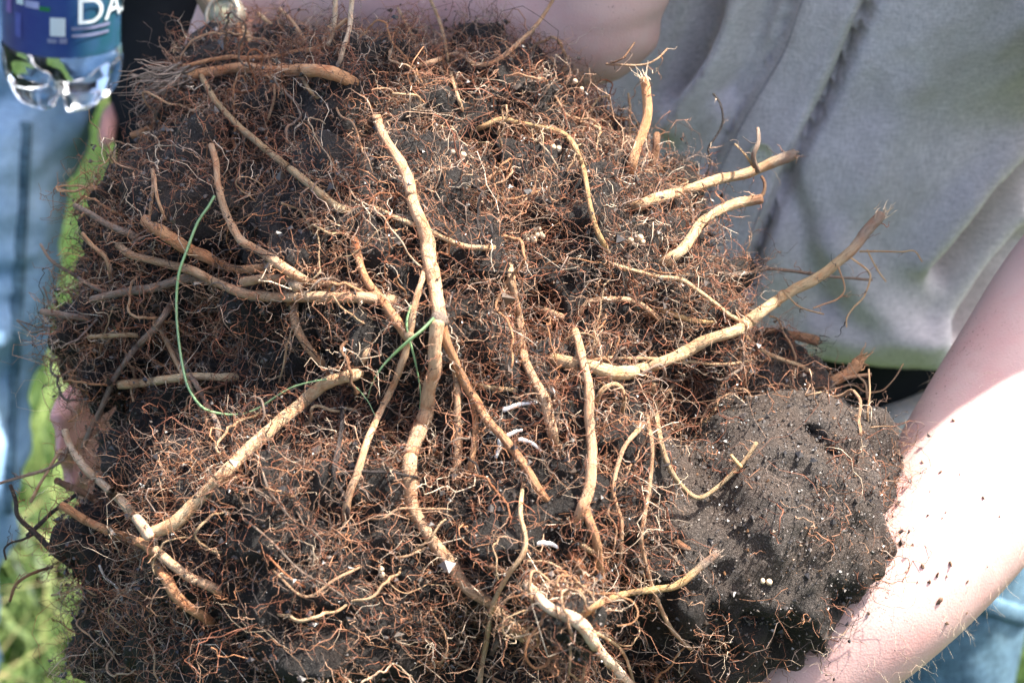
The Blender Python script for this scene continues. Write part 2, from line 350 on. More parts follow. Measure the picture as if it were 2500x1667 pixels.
# grains of soil and grit
fa = np.empty(len(soil.polygons)); soil.polygons.foreach_get('area', fa)
fc = np.empty(len(soil.polygons)*3); soil.polygons.foreach_get('center', fc); fc = fc.reshape(-1, 3)+np.array(ball.location)
fn = np.empty(len(soil.polygons)*3); soil.polygons.foreach_get('normal', fn); fn = fn.reshape(-1, 3)
facing = ((EYE-fc)*fn).sum(1) > -.1
def scatter(n, wgt):
    pr = fa*wgt; i = rng.choice(len(fa), n, p=pr/pr.sum()); return fc[i]+rng.normal(size=(n, 3))*.0012, fn[i]
fpx, fpy, _ = to_px(fc)
fcl = np.clip(1-np.hypot((fpx-1900)/340, (fpy-1200)/340)**4, 0, 1)
M = 30000; gp, gn = scatter(M, np.where(facing, 1, .15)*(1+3.*fcl))
oc = np.array([[1, 0, 0], [-1, 0, 0], [0, 1, 0], [0, -1, 0], [0, 0, 1], [0, 0, -1]], float)
of = np.array([[0, 2, 4], [2, 1, 4], [1, 3, 4], [3, 0, 4], [2, 0, 5], [1, 2, 5], [3, 1, 5], [0, 3, 5]])
sz = rng.lognormal(-7.75, .5, M)
gc = np.array([.062, .052, .045])*rng.lognormal(0, .5, (M, 1)); wh = rng.random(M) < .010; gc[wh] = np.array([.32, .30, .28]); sz[wh] = np.minimum(sz[wh]*.6, .00045); gc[wh] = np.array([.36, .33, .30])*rng.uniform(.5, 1.1, (wh.sum(), 1))
br = rng.random(M) < .07; gc[br] = np.array([.15, .075, .035])
gv = (gp+gn*.0004)[:, None]+oc[None]*sz[:, None, None]*rng.uniform(.6, 1.4, (M, 6, 1))+rng.normal(size=(M, 6, 3))*sz[:, None, None]*.3
gt = (np.arange(M)[:, None, None]*6+of[None]).reshape(-1, 3)
me = mesh_np('grains', gv.reshape(-1, 3), None, gt); set_col(me, np.repeat(gc, 6, 0)); me.polygons.foreach_set('use_smooth', np.zeros(len(me.polygons), bool))
tag(obj('soil_grains', local(me, ball), M_GRAIN, ball), kind='stuff')

TONE = {'straw': (.60, .415, .235), 'tan': (.55, .345, .20), 'pale': (.70, .53, .36), 'orange': (.52, .27, .13), 'brown': (.25, .135, .07), 'rust': (.34, .135, .055),
        'olive': (.46, .325, .18), 'dark': (.045, .034, .03), 'grey': (.27, .2, .15), 'yellow': (.57, .37, .17), 'white': (.80, .74, .64)}
F = 2500/2352.
root_pts = []      # (points, radius) for rootlets to grow on
def trace(pts, s=F, w0=16, w1=None, lift=.0, dep=None, bury=''):
    """roots follow the soil surface, their bearings read off the photograph"""
    w1 = w1 or w0; a = np.asarray(pts, float)*s; L = np.linalg.norm(np.diff(a, axis=0), axis=1).sum()
    n = int(max(8, L/7)); a = catmull(a, n); D = np.array([surf_depth(*q) or np.nan for q in a])
    rad = catmull(np.array([[w0], [.5*(w0+w1)], [w1]])*s*.5, n)[:, 0]*K*1.22
    ok = ~np.isnan(D)
    if dep is not None and np.isscalar(dep): D = np.full(n, dep)
    elif dep is not None: D = np.interp(np.linspace(0, 1, n), np.linspace(0, 1, len(dep)), dep)
    else:
        if not ok.any(): D[:] = 1.38
        else:
            i = np.arange(n); D = np.interp(i, i[ok], D[ok])
            raw = D.copy(); k = 9; pad = np.r_[np.full(k, D[0]), D, np.full(k, D[-1])]
            mn = np.array([pad[j:j+2*k+1].min() for j in range(n)])
            pad = np.r_[np.full(k, mn[0]), mn, np.full(k, mn[-1])]; D = np.array([pad[j:j+2*k+1].mean() for j in range(n)])
            D = np.maximum(D, raw-.02)
        lift = lift*.55; D = D-rad*.35-.001-lift
        k = np.linspace(0, L, n)/s
        if 's' in bury: D = D+np.clip(1-k/45, 0, 1)**1.5*(.009+lift)
        if 'e' in bury: D = D+np.clip(1-k[::-1]/45, 0, 1)**1.5*(.009+lift)
    return np.array([P(x, y, d) for (x, y), d in zip(a, D)]), rad
def make_root(p, rad, tone, sides=10, kink=.5, seed=None, name='root', tips=None, end_tone=None):
    seed = seed if seed is not None else int(rng.integers(1e6)); n = len(p)
    rad = rad*(1+.10*vnoise(np.c_[np.arange(n)/12., np.zeros((n, 2))], seed)+.06*vnoise(np.c_[np.arange(n)/4.5, np.zeros((n, 2))], seed+1))
    m = rad.mean()
    p = p+np.stack([vnoise(np.c_[np.arange(n)/11., np.full((n, 2), k*9.)], seed+k) for k in range(3)], 1)*m*kink
    vv, q, t, tex = tube(p, rad, sides, bump=.10, seed=seed, dome=.35)
    me = mesh_np(name, vv, q, t); base = np.array(TONE[tone])*rng.uniform(.88, 1.12); al = tex[:, 2]/tex[:, 2].max()
    col = np.repeat(base[None], len(vv), 0)*(1+.18*vnoise(np.c_[tex[:, 2]/.02, tex[:, :2]*60], seed+5))[:, None]
    if end_tone: k = np.clip((al-.86)/.08, 0, 1)[:, None]; col = col*(1-k)+np.array(TONE[end_tone])*k
    set_col(me, np.clip(col, 0, 1)); set_vec(me, 'bark', tex)
    o = obj(name, local(me, ball), M_ROOT, ball); root_pts.append((p, rad)); return o, p, rad
def frayed(parent, p, d, r, n, L, tone, spread=.5):
    d = d/np.linalg.norm(d); N = 6; dirs = d+rng.normal(size=(n, 3))*spread*.5
    st = p+rng.normal(size=(n, 3))*r*.55; s = np.linspace(-.3, 1, N); Ls = L*rng.uniform(.4, 1, n)
    pts = st[:, None]+dirs[:, None]*(s[None]*Ls[:, None])[..., None]+np.cumsum(rng.normal(size=(n, N, 3))*L*.05, 1)
    rad = np.repeat((r*.13*rng.uniform(.6, 1.5, n))[:, None], N, 1)*np.linspace(1, .35, N)
    vv, q = tubes_batch(pts, rad, 4); me = mesh_np('fray', vv, q)
    set_col(me, np.repeat(np.array(TONE[tone])*rng.uniform(.7, 1.1, (n, 1)), N*4, 0))
    v2, _ = arrays(me); move_verts(me, v2-np.array(ball.location)); obj('frayed_end', me, M_FINE, parent)

R = [  # tone, width start, width end, lift, points (photo bearings)
 ('tan', 24, 38, .004, [(868, 265), (885, 310), (915, 360), (940, 415), (948, 460), (965, 520), (985, 580), (1000, 630), (1008, 690), (1010, 735)]),
 ('tan', 38, 28, .003, [(1010, 735), (1005, 790), (1005, 840), (990, 885), (975, 935), (955, 990), (940, 1040), (935, 1090), (945, 1140), (960, 1185), (985, 1230), (1020, 1280), (1060, 1325), (1095, 1360), (1140, 1405), (1185, 1440), (1205, 1460)]),
 ('orange', 24, 18, .003, [(1012, 735), (1020, 770), (1040, 815), (1065, 870), (1095, 920), (1120, 965), (1155, 1005), (1185, 1045), (1215, 1085), (1240, 1120), (1262, 1155)]),
 ('tan', 16, 20, .001, [(1040, 790), (1047, 860), (1052, 930), (1050, 1000), (1048, 1060), (1050, 1118)]),
 ('orange', 12, 16, .0, [(1075, 880), (1088, 940), (1090, 1000), (1084, 1050), (1078, 1100)]),
 ('tan', 18, 28, .003, [(1165, 610), (1178, 660), (1187, 700), (1192, 760), (1208, 820), (1232, 880), (1256, 930), (1270, 980), (1275, 1030)]),
 ('tan', 20, 28, .003, [(1318, 755), (1335, 800), (1348, 860), (1352, 920), (1358, 980), (1360, 1040), (1355, 1100), (1340, 1160), (1325, 1210)]),
 ('tan', 14, 15, -.001, [(1318, 762), (1345, 705), (1400, 688), (1460, 692), (1520, 735)]),
 ('olive', 32, 28, .006, [(1270, 825), (1340, 842), (1420, 852), (1500, 835), (1570, 810), (1640, 775), (1720, 735), (1790, 690), (1860, 645), (1920, 605), (1965, 565), (1995, 525), (2020, 492)]),
 ('straw', 30, 26, .004, [(1435, 492), (1500, 465), (1580, 440), (1660, 415), (1740, 388), (1828, 356)]),
 ('straw', 28, 24, .004, [(1520, 615), (1560, 575), (1590, 540), (1620, 510), (1670, 480), (1720, 465), (1750, 455)]),
 ('brown', 12, 8, .006, [(1742, 462), (1755, 440), (1756, 420), (1748, 405)]),
 ('orange', 28, 24, .002, [(1445, 405), (1462, 350), (1478, 300), (1485, 250), (1482, 200), (1478, 176)]),
 ('brown', 22, 18, -.01, [(1490, 400), (1505, 350), (1507, 312)]),
 ('yellow', 13, 14, .004, [(1075, 300), (1110, 290), (1150, 275), (1200, 285), (1250, 295), (1290, 305), (1320, 335), (1340, 380), (1350, 430), (1360, 490), (1375, 540), (1395, 585)]),
 ('olive', 15, 19, .004, [(455, 170), (490, 220), (530, 270), (570, 310), (620, 355), (670, 395), (720, 435), (770, 470), (812, 492)]),
 ('tan', 16, 26, .004, [(485, 335), (500, 380), (505, 430), (515, 480), (540, 530), (560, 555), (610, 585), (650, 615), (690, 640), (718, 657)]),
 ('straw', 33, 27, .012, [(338, 1228), (400, 1195), (460, 1145), (510, 1090), (560, 1035), (610, 990), (670, 940), (720, 895), (760, 870), (830, 852)]),
 ('pale', 19, 28, .032, [(150, 985), (165, 1025), (200, 1075), (250, 1120), (290, 1155), (320, 1200), (342, 1236)]),
 ('orange', 22, 26, .003, [(140, 1160), (190, 1185), (250, 1215), (310, 1240), (345, 1262), (360, 1300), (385, 1335), (410, 1365), (450, 1400), (485, 1428)]),
 ('tan', 20, 22, .001, [(350, 1262), (400, 1300), (440, 1330), (480, 1350), (514, 1367)]),
 ('tan', 20, 15, .004, [(795, 1212), (800, 1150), (820, 1090), (840, 1030), (870, 960), (905, 880), (930, 810), (945, 750), (955, 690), (970, 640), (978, 610)]),
 ('orange', 17, 25, .004, [(815, 560), (830, 610), (850, 650), (880, 695), (910, 735), (937, 772)]),
 ('dark', 10, 12, .004, [(717, 729), (738, 776), (770, 851), (785, 902), (788, 957), (775, 1030), (768, 1090), (795, 1150), (800, 1215)]),
 ('dark', 9, 6, .004, [(768, 1110), (800, 1085), (850, 1085), (900, 1086), (962, 1097)]),
 ('tan', 20, 18, .002, [(670, 685), (675, 740), (700, 790), (730, 825), (757, 858)]),
 ('orange', 36, 18, .001, [(340, 512), (380, 540), (420, 568), (470, 592), (520, 608), (580, 615), (650, 605)]),
 ('tan', 20, 28, .004, [(270, 560), (310, 588), (390, 605), (450, 620), (500, 645), (560, 670), (620, 680), (680, 678), (740, 680), (800, 685), (860, 690), (915, 690)]),
 ('grey', 18, 26, .003, [(215, 692), (260, 680), (310, 670), (360, 660), (420, 642), (460, 642), (525, 652)]),
 ('tan', 24, 14, .0, [(560, 650), (620, 640), (680, 645), (720, 650), (800, 655), (850, 660)]),
 ('grey', 14, 22, .002, [(170, 470), (210, 490), (260, 520), (300, 540), (332, 562)]),
 ('tan', 11, 13, .002, [(190, 535), (215, 565), (242, 590), (252, 620), (255, 650)]),
 ('grey', 9, 13, .002, [(95, 562), (120, 600), (160, 625), (200, 650), (240, 670), (268, 668)]),
 ('grey', 20, 16, .0, [(98, 716), (140, 722), (190, 728), (222, 735)]),
 ('straw', 13, 11, .003, [(205, 775), (250, 772), (290, 770), (335, 773)]),
 ('straw', 24, 18, .003, [(275, 885), (330, 880), (390, 870), (450, 862), (510, 860), (556, 866)]),
 ('grey', 17, 14, .006, [(400, 690), (370, 730), (330, 780), (290, 830), (260, 870), (235, 930), (210, 980), (190, 1025)]),
 ('tan', 13, 13, .003, [(340, 700), (360, 740), (385, 790), (410, 840), (440, 890), (470, 950), (500, 1002)]),
 ('grey', 14, 16, .002, [(400, 800), (440, 860), (480, 930), (500, 980), (495, 1040)]),
 ('tan', 10, 9, .003, [(350, 392), (352, 430), (346, 490), (340, 545)]),
 ('tan', 9, 8, .003, [(356, 405), (361, 450), (375, 490), (386, 522)]),
 ('orange', 22, 38, .002, [(405, 182), (460, 166), (520, 160), (580, 157), (640, 160), (700, 160), (760, 168), (818, 188)]),
 ('orange', 11, 13, .004, [(420, 152), (480, 138), (530, 132), (565, 136), (636, 132), (684, 119), (730, 110), (757, 105)]),
 ('pale', 15, 13, .004, [(755, 108), (767, 75), (771, 36), (773, -15)]),
 ('pale', 12, 14, .004, [(773, 160), (783, 139), (790, 108), (800, 77), (806, 48), (813, -12)]),
 ('tan', 9, 10, .004, [(768, 70), (795, 44)]),
 ('tan', 14, 10, .003, [(455, 172), (440, 172), (415, 170)]),
 ('straw', 9, 9, .006, [(984, -8), (1005, 40), (1020, 90), (1030, 140), (1040, 190), (1050, 220), (1066, 266)]),
 ('tan', 14, 10, .004, [(940, 158), (1000, 140), (1050, 125), (1090, 146), (1120, 146), (1160, 125), (1200, 90), (1240, 50), (1278, -8)]),
 ('olive', 14, 11, .004, [(1498, 872), (1510, 940), (1515, 1000), (1530, 1060), (1555, 1105), (1600, 1140), (1640, 1125), (1680, 1090), (1712, 1055), (1737, 1016)]),
 ('yellow', 10, 8, .005, [(1700, 1072), (1688, 1058), (1677, 1044)]),
 ('tan', 12, 10, .003, [(1472, 976), (1440, 1020), (1420, 1070), (1410, 1120), (1415, 1160), (1426, 1200), (1425, 1260), (1420, 1322)]),
 ('tan', 10, 11, .003, [(1490, 955), (1496, 1040), (1490, 1120), (1480, 1180), (1475, 1240), (1490, 1310), (1510, 1380), (1540, 1440), (1585, 1488)]),
 ('yellow', 15, 20, .005, [(1325, 1418), (1380, 1385), (1440, 1360), (1500, 1350), (1560, 1340), (1600, 1315), (1630, 1285), (1648, 1268)]),
 ('pale', 26, 30, .004, [(1208, 1348), (1260, 1390), (1320, 1430), (1370, 1480), (1410, 1530), (1450, 1580), (1475, 1620)]),
 ('straw', 9, 8, .003, [(1335, 1432), (1411, 1475), (1437, 1508), (1455, 1566), (1462, 1600)]),
 ('straw', 10, 15, .004, [(1202, 1115), (1195, 1180), (1205, 1240), (1195, 1280), (1165, 1320), (1140, 1370), (1125, 1430), (1115, 1490), (1105, 1560), (1098, 1605)]),
 ('orange', 22, 20, .0, [(1340, 1155), (1355, 1200), (1370, 1240), (1380, 1290), (1388, 1345)]),
 ('straw', 14, 14, .001, [(1310, 1235), (1340, 1255), (1376, 1277)]),
 ('rust', 28, 22, -.003, [(1300, 1250), (1325, 1290), (1340, 1335)]),
 ('straw', 13, 12, .005, [(1362, 935), (1380, 900), (1405, 882), (1425, 885), (1436, 912), (1430, 955)]),
 ('tan', 11, 10, .002, [(1552, 878), (1530, 910), (1505, 945), (1478, 985)]),
 ('straw', 8, 8, .003, [(1355, 815), (1420, 822), (1500, 825), (1580, 830), (1650, 837), (1700, 832), (1730, 826)]),
 ('straw', 11, 12, .004, [(1378, 598), (1430, 612), (1511, 634), (1563, 642), (1599, 666), (1635, 690), (1671, 719), (1696, 736), (1712, 768), (1731, 790), (1771, 815), (1811, 831), (1843, 842), (1868, 860), (1871, 868)]),
 ('straw', 10, 9, .003, [(1712, 768), (1728, 795), (1727, 825)]),
 ('yellow', 15, 10, .001, [(1490, 700), (1540, 720), (1590, 735), (1650, 740)]),
 ('grey', 10, 8, -.03, [(1603, 618), (1691, 630), (1759, 618), (1811, 621), (1864, 627), (1931, 636), (2004, 643)]),
 ('straw', 6, 4, .008, [(1975, 578), (2024, 577), (2072, 578), (2100, 577), (2118, 602)]),
 ('straw', 5, 4, .008, [(1992, 574), (2008, 607), (2020, 627), (2034, 646)]),
 ('straw', 6, 4, .008, [(1955, 592), (1995, 623), (1997, 646), (1983, 682), (1960, 706), (1944, 730), (1944, 751)]),
 ('tan', 5, 4, .008, [(1925, 612), (1940, 662), (1924, 687), (1896, 698), (1868, 708)]),
 ('straw', 6, 4, .010, [(1800, 668), (1828, 698), (1851, 710), (1892, 721)]),
 ('tan', 5, 4, .010, [(1790, 705), (1786, 680), (1796, 668), (1815, 672)]),
 ('straw', 7, 5, .002, [(1998, 990), (1993, 953), (1996, 923), (1998, 897), (1996, 847)]),
 ('tan', 6, 4, .002, [(1992, 915), (1988, 881), (1967, 859), (1951, 833)]),
 ('tan', 5, 3, .003, [(1828, 913), (1876, 903), (1917, 893), (1958, 884), (1988, 900), (2024, 897), (2043, 882), (2060, 861), (2074, 836)]),
 ('tan', 5, 3, .003, [(1998, 982), (2028, 979), (2050, 979)]),
 ('grey', 5, 4, .003, [(2031, 976), (2036, 935)]),
 ('orange', 26, 34, -.02, [(1905, 874), (1930, 862), (1955, 845), (1972, 828)]),
 ('tan', 12, 8, -.02, [(1940, 868), (1975, 862), (2003, 858)]),
 ('brown', 18, 26, -.02, [(1755, 765), (1800, 772), (1840, 778), (1874, 786)]),
 ('dark', 10, 18, .0, [(22, 1112), (36, 1148), (43, 1183), (83, 1227), (122, 1270), (160, 1300)]),
 ('grey', 7, 10, .0, [(-10, 1110), (54, 1094), (108, 1079), (144, 1058), (156, 1030)]),
 ('tan', 8, 10, .0, [(69, 1152), (87, 1119), (108, 1087), (124, 1058), (140, 1030)]),
 ('brown', 16, 18, .0, [(126, 1101), (162, 1119), (201, 1140), (235, 1158)]),
 ('dark', 12, 12, -.004, [(60, 1230), (87, 1205), (126, 1169), (180, 1135)]),
 ('dark', 8, 5, .0, [(83, 1225), (50, 1240), (28, 1245), (10, 1260), (14, 1285)]),
 ('straw', 6, 5, .002, [(119, 1367), (155, 1360), (187, 1347), (216, 1364), (252, 1371)]),
 ('white', 6, 6, .006, [(227, 1296), (241, 1325), (266, 1345), (280, 1371), (292, 1392)]),
 ('rust', 6, 5, .005, [(340, 1278), (310, 1280), (288, 1288), (274, 1306), (258, 1324)]),
 ('brown', 8, 9, .0, [(22, 1378), (36, 1342), (70, 1318), (120, 1300)]),
 ('orange', 16, 14, .001, [(298, 310), (335, 297), (362, 284)]),
 ('tan', 7, 6, .004, [(597, 317), (623, 252), (630, 201), (609, 166), (576, 151)]),
 ('olive', 10, 9, .003, [(694, 177), (713, 209), (741, 234)]),
 ('tan', 5, 5, .004, [(767, 230), (781, 266), (810, 284), (828, 335), (842, 374)]),
 ('straw', 12, 14, .003, [(860, 480), (914, 506), (947, 518), (990, 532), (1033, 553), (1076, 567), (1148, 575)]),
 ('grey', 18, 12, .003, [(830, 470), (862, 488), (905, 505)]),
 ('orange', 6, 7, .003, [(1131, 465), (1202, 453), (1263, 428)]),
 ('brown', 5, 4, .004, [(1393, 148), (1430, 134), (1458, 99)]),
 ('tan', 6, 5, .004, [(1393, 148), (1472, 151), (1509, 136), (1533, 112)]),
 ('straw', 7, 6, .006, [(1444, 216), (1448, 252), (1446, 288), (1451, 353)]),
 ('dark', 6, 6, -.01, [(1639, 216), (1655, 240), (1660, 280), (1644, 316), (1628, 341), (1632, 376), (1610, 430)]),
 ('straw', 5, 6, .004, [(1687, 332), (1708, 352), (1731, 384)]),
 ('grey', 9, 15, .0, [(1738, 294), (1740, 325), (1730, 358), (1742, 392)]),
 ('dark', 5, 4, .005, [(1052, 614), (1113, 622), (1184, 626), (1257, 614), (1314, 618), (1365, 632)]),
 ('brown', 26, 22, .0, [(1202, 745), (1239, 758), (1300, 780)]),
 ('tan', 18, 16, .0, [(1224, 701), (1263, 719), (1308, 738)]),
 ('olive', 12, 11, .0, [(1084, 884), (1131, 892), (1202, 898)]),
 ('tan', 20, 16, .0, [(850, 785), (838, 822), (822, 850)]),
 ('tan', 6, 5, .004, [(835, 1191), (879, 1191), (914, 1169), (969, 1169), (1026, 1169), (1058, 1177)]),
 ('tan', 7, 6, .003, [(882, 1278), (932, 1278), (969, 1263), (1005, 1252)]),
 ('dark', 11, 9, .004, [(815, 1460), (830, 1448), (850, 1440), (872, 1448)]),
 ('grey', 16, 12, .002, [(1159, 1436), (1145, 1465), (1127, 1500)]),
 ('brown', 18, 16, .0, [(1105, 1284), (1141, 1303), (1167, 1314)]),
 ('brown', 22, 10, .0, [(1555, 1250), (1580, 1262), (1610, 1268)]),
 ('tan', 10, 12, -.012, [(640, 18), (675, 55), (705, 100)]),
 ('straw', 12, 9, -.012, [(590, 30), (630, 62), (680, 90)]),
 ('orange', 14, 10, .0, [(545, 60), (552, 100), (540, 135)]),
 ('straw', 8, 6, .002, [(915, 20), (940, 70), (960, 110)]),
 ('straw', 5, 4, .005, [(690, 700), (660, 790), (650, 840), (640, 880)]),
 ('pale', 5, 4, .004, [(1230, 320), (1260, 350), (1290, 400)]),
 ('orange', 10, 8, .0, [(700, 640), (680, 670), (660, 700)]),
 ('rust', 18, 14, .001, [(812, 548), (822, 585), (835, 620)]),
 ('grey', 6, 5, .005, [(600, 1075), (620, 1130), (660, 1180), (690, 1210)]),
 ('grey', 6, 5, .004, [(560, 1190), (620, 1240), (690, 1310), (760, 1350), (810, 1390)]),
 ('tan', 7, 6, .004, [(630, 1310), (700, 1370), (770, 1330), (830, 1300)]),
 ('rust', 6, 6, .003, [(600, 1260), (660, 1320), (720, 1360)]),
]
FR = {8: ('pale', 14, .006, .7), 12: ('pale', 16, .007, .7), 53: ('grey', 8, .003, .4), 9: ('grey', 6, .002, .3), 78: ('orange', 22, .008, .8), 80: ('dark', 14, .006, .8), 41: ('grey', 90, .026, .5)}
FREE = {0: 'se', 1: 's', 2: 's', 8: 'e', 9: 'e', 10: 'e', 11: 'se', 12: 'e', 13: 'e', 16: 's', 17: 's', 18: 'se', 19: 's', 20: 's', 22: 'e', 28: 's', 29: 'e', 30: 's', 31: 's', 32: 's', 33: 's', 34: 's', 35: 's', 36: 'e', 41: 's', 42: 's', 43: 'se', 44: 'e', 45: 'se', 46: 'se', 47: 's', 48: 'e', 49: 'e', 50: 'se', 53: 'e', 66: 'e', 67: 'se', 68: 'se', 69: 'se', 70: 'se', 71: 'se', 72: 'se', 73: 'e', 74: 'se', 75: 'e', 76: 'se', 77: 'se', 78: 'e', 79: 'se', 80: 'e', 81: 's', 82: 'se', 83: 'se', 84: 's', 85: 'se', 86: 'se', 87: 's', 88: 's', 89: 'se', 90: 's', 91: 's'}
ENDT = {9: 'grey', 10: 'brown', 53: 'grey', 8: 'grey'}
for i, (tone, w0, w1, lift, pts) in enumerate(R):
    free = FREE.get(i, ''); p, rad = trace(pts, F, w0, w1, lift, bury=''.join(c_ for c_ in 'se' if c_ not in free))
    o, p, rad = make_root(p, rad, tone, 11 if max(w0, w1) > 15 else 7, end_tone=ENDT.get(i))
    if i in FR:
        tn, n, L, sp = FR[i]
        if i == 41: frayed(o, p[0], p[0]-p[6], rad[0]*2.2, n, L, tn, sp)
        else: frayed(o, p[-1], p[-1]-p[-6], rad[-1], n, L, tn, sp)
# knots and scars where side roots left
for x, y, r, tone in [(950, 460, 17, 'tan'), (1008, 735, 19, 'grey'), (345, 1240, 21, 'grey'), (1378, 1278, 13, 'pale'), (680, 655, 17, 'pale'), (1195, 1450, 17, 'orange'), (940, 772, 14, 'tan')]:
    d = (surf_depth(x*F, y*F) or 1.3)-.006; rr = r*F*K*1.25
    vv, q, t = ellipsoid(P(x*F, y*F, d), [rr, rr*.8, rr], seg=12, ring=8); vv = vv+(vv-vv.mean(0))*(.35*vnoise(vv/.003, r)[:, None])
    me = mesh_np('knot', vv, q, t); set_col(me, np.array(TONE[tone])*.85); set_vec(me, 'bark', vv-vv.mean(0)); obj('knot', local(me, ball), M_ROOT, ball)

# free roots wandering over the soil
dens = 1-.82*np.clip(fcl*1.6, 0, 1)
dens *= np.where((fpx > 230) & (fpx < 500) & (fpy > 960) & (fpy < 1110), .12, 1)
dens *= np.where(np.hypot((fpx-760)/90, (fpy-290)/60) < 1, .25, 1); dens *= np.where(np.hypot((fpx-1850)/420, (fpy-1500)/160) < 1, .45, 1)
dens *= np.where((fpx > 450) & (fpx < 1000) & (fpy > 1380), .6, 1); dens *= np.where(np.hypot((fpx-620)/70, (fpy-530)/60) < 1, .3, 1)
dens *= np.clip(.75+.9*vnoise(fc/.03, 21)+.5*vnoise(fc/.012, 22), .08, 2)
wt = dens*np.where(facing, 1, .22)
def walk(n, N, L, kink, hover, out=.35):
    """n roots of N joints creeping about the surface"""
    p, nr = scatter(n, wt); L = np.broadcast_to(L, (n,))
    d = rng.normal(size=(n, 3)); d -= nr*(d*nr).sum(1)[:, None]; d /= np.linalg.norm(d, axis=1)[:, None]; d = d+nr*out*rng.uniform(-.3, 1.6, (n, 1))
    pts = np.empty((n, N, 3)); hv = np.broadcast_to(hover, (n,)); kk = np.broadcast_to(kink, (n,))[:, None]
    for k in range(N):
        pts[:, k] = p; d = d+rng.normal(size=(n, 3))*kk*.45
        cp = np.empty((n, 3)); cn = np.empty((n, 3))
        for i in range(n):
            a = soil_bvh.find_nearest(p[i]); cp[i] = a[0]; cn[i] = a[1]
        hgt = ((p-cp)*cn).sum(1); d = d+cn*np.clip((hv-hgt)*70, -.7, .7)[:, None]
        d /= np.linalg.norm(d, axis=1)[:, None]; e = d+rng.normal(size=(n, 3))*kk*.8; e /= np.linalg.norm(e, axis=1)[:, None]; p = p+e*(L/(N-1))[:, None]
    return pts
PAL = np.array([(.25, .092, .048), (.31, .145, .08), (.42, .25, .155), (.58, .44, .31), (.20, .135, .10), (.055, .038, .032), (.31, .22, .17), (.40, .18, .085), (.70, .57, .43)])
PW = np.array([.24, .21, .13, .06, .12, .10, .06, .06, .02])
def fcol(n): return PAL[rng.choice(len(PAL), n, p=PW)]*rng.uniform(.75, 1.2, (n, 1))
names = list(TONE); tw = {'straw': .2, 'tan': .3, 'orange': .15, 'grey': .12, 'brown': .08, 'rust': .08, 'pale': .04, 'dark': .03}
W1 = walk(150, 34, rng.uniform(.045, .15, 150), .24, rng.uniform(.002, .007, 150))
for i in range(150):
    p = catmull(W1[i], 60); r0 = rng.uniform(.00045, .00105)
    make_root(p, np.linspace(r0, r0*.6, 60), rng.choice(list(tw), p=np.array(list(tw.values()))/sum(tw.values())), 6, .4)

sets = []
NF = 14800; hov = np.where(rng.random(NF) < .16, rng.uniform(.008, .016, NF), rng.uniform(.0004, .0075, NF)); W2 = walk(NF, 11, rng.lognormal(-3.45, .5, NF), .55, hov); r2 = rng.lognormal(-8.5, .40, (NF, 1))
sets.append((W2, r2*np.linspace(1, .45, 11), fcol(NF)))
# rootlets growing out of the thicker roots
Mr = 4200; k = rng.choice(len(root_pts), Mr, p=(lambda a: a/a.sum())(np.array([len(p)*r.mean()**.5*(.25 if to_px(p.mean(0))[0] > 1750 else 1) for p, r in root_pts])))
st = np.empty((Mr, 3)); dr = np.empty((Mr, 3))
for i, j in enumerate(k):
    p, r = root_pts[j]; a = rng.integers(len(p)); u = rng.normal(size=3); u /= np.linalg.norm(u); st[i] = p[a]+u*r[a]*.8; dr[i] = u
def spread(st, dr, N, L, kink):
    n = len(st); out = np.empty((n, N, 3)); p = st.copy(); d = dr/np.linalg.norm(dr, axis=1)[:, None]
    for q_ in range(N):
        out[:, q_] = p; d = d+rng.normal(size=(n, 3))*kink*.5; d /= np.linalg.norm(d, axis=1)[:, None]; e = d+rng.normal(size=(n, 3))*kink*.9; e /= np.linalg.norm(e, axis=1)[:, None]; p = p+e*(L/(N-1))[:, None]
    return out
W3 = spread(st, dr, 9, rng.lognormal(-4.5, .5, Mr), .5); sets.append((W3, rng.uniform(.00018, .0004, (Mr, 1))*np.linspace(1, .4, 9), fcol(Mr)))
# side branches
nb = 20000; bi = rng.integers(0, NF, nb); bj = rng.integers(1, 10, nb); st = W2[bi, bj]; dr = (W2[bi, bj]-W2[bi, bj-1]); dr = dr/np.linalg.norm(dr, axis=1)[:, None]+rng.normal(size=(nb, 3))*.8
W4 = spread(st, dr, 5, rng.lognormal(-4.95, .5, nb), .55); sets.append((W4, r2[bi]*.66*np.linspace(1, .4, 5), sets[0][2][bi]*rng.uniform(.8, 1.15, (nb, 1))))
Mc = 5200; ci = rng.integers(0, NF, Mc); cj = rng.integers(0, 11, Mc); cp_ = W2[ci, cj]+rng.normal(size=(Mc, 3))*.0006; cs_ = rng.lognormal(-7.0, .42, Mc)
cv = cp_[:, None]+oc[None]*cs_[:, None, None]*rng.uniform(.5, 1.5, (Mc, 6, 1))+rng.normal(size=(Mc, 6, 3))*cs_[:, None, None]*.35
me = mesh_np('clinging_soil', cv.reshape(-1, 3), None, (np.arange(Mc)[:, None, None]*6+of[None]).reshape(-1, 3)); set_col(me, np.repeat(np.array([.035, .026, .02])*rng.lognormal(0, .5, (Mc, 1)), 6, 0)); me.polygons.foreach_set('use_smooth', np.zeros(len(me.polygons), bool))
tag(obj('clinging_soil', local(me, ball), M_GRAIN, ball), kind='stuff')
VV, QQ, CC, o = [], [], [], 0
for W, rad, col in sets:
    vv, q = tubes_batch(W, rad, 3); VV.append(vv); QQ.append(q+o); o += len(vv); CC.append(np.repeat(col, W.shape[1]*3, 0))
me = mesh_np('fine_roots', np.vstack(VV), np.vstack(QQ)); set_col(me, np.vstack(CC))
tag(obj('fine_roots', local(me, ball), M_FINE, ball), kind='stuff')

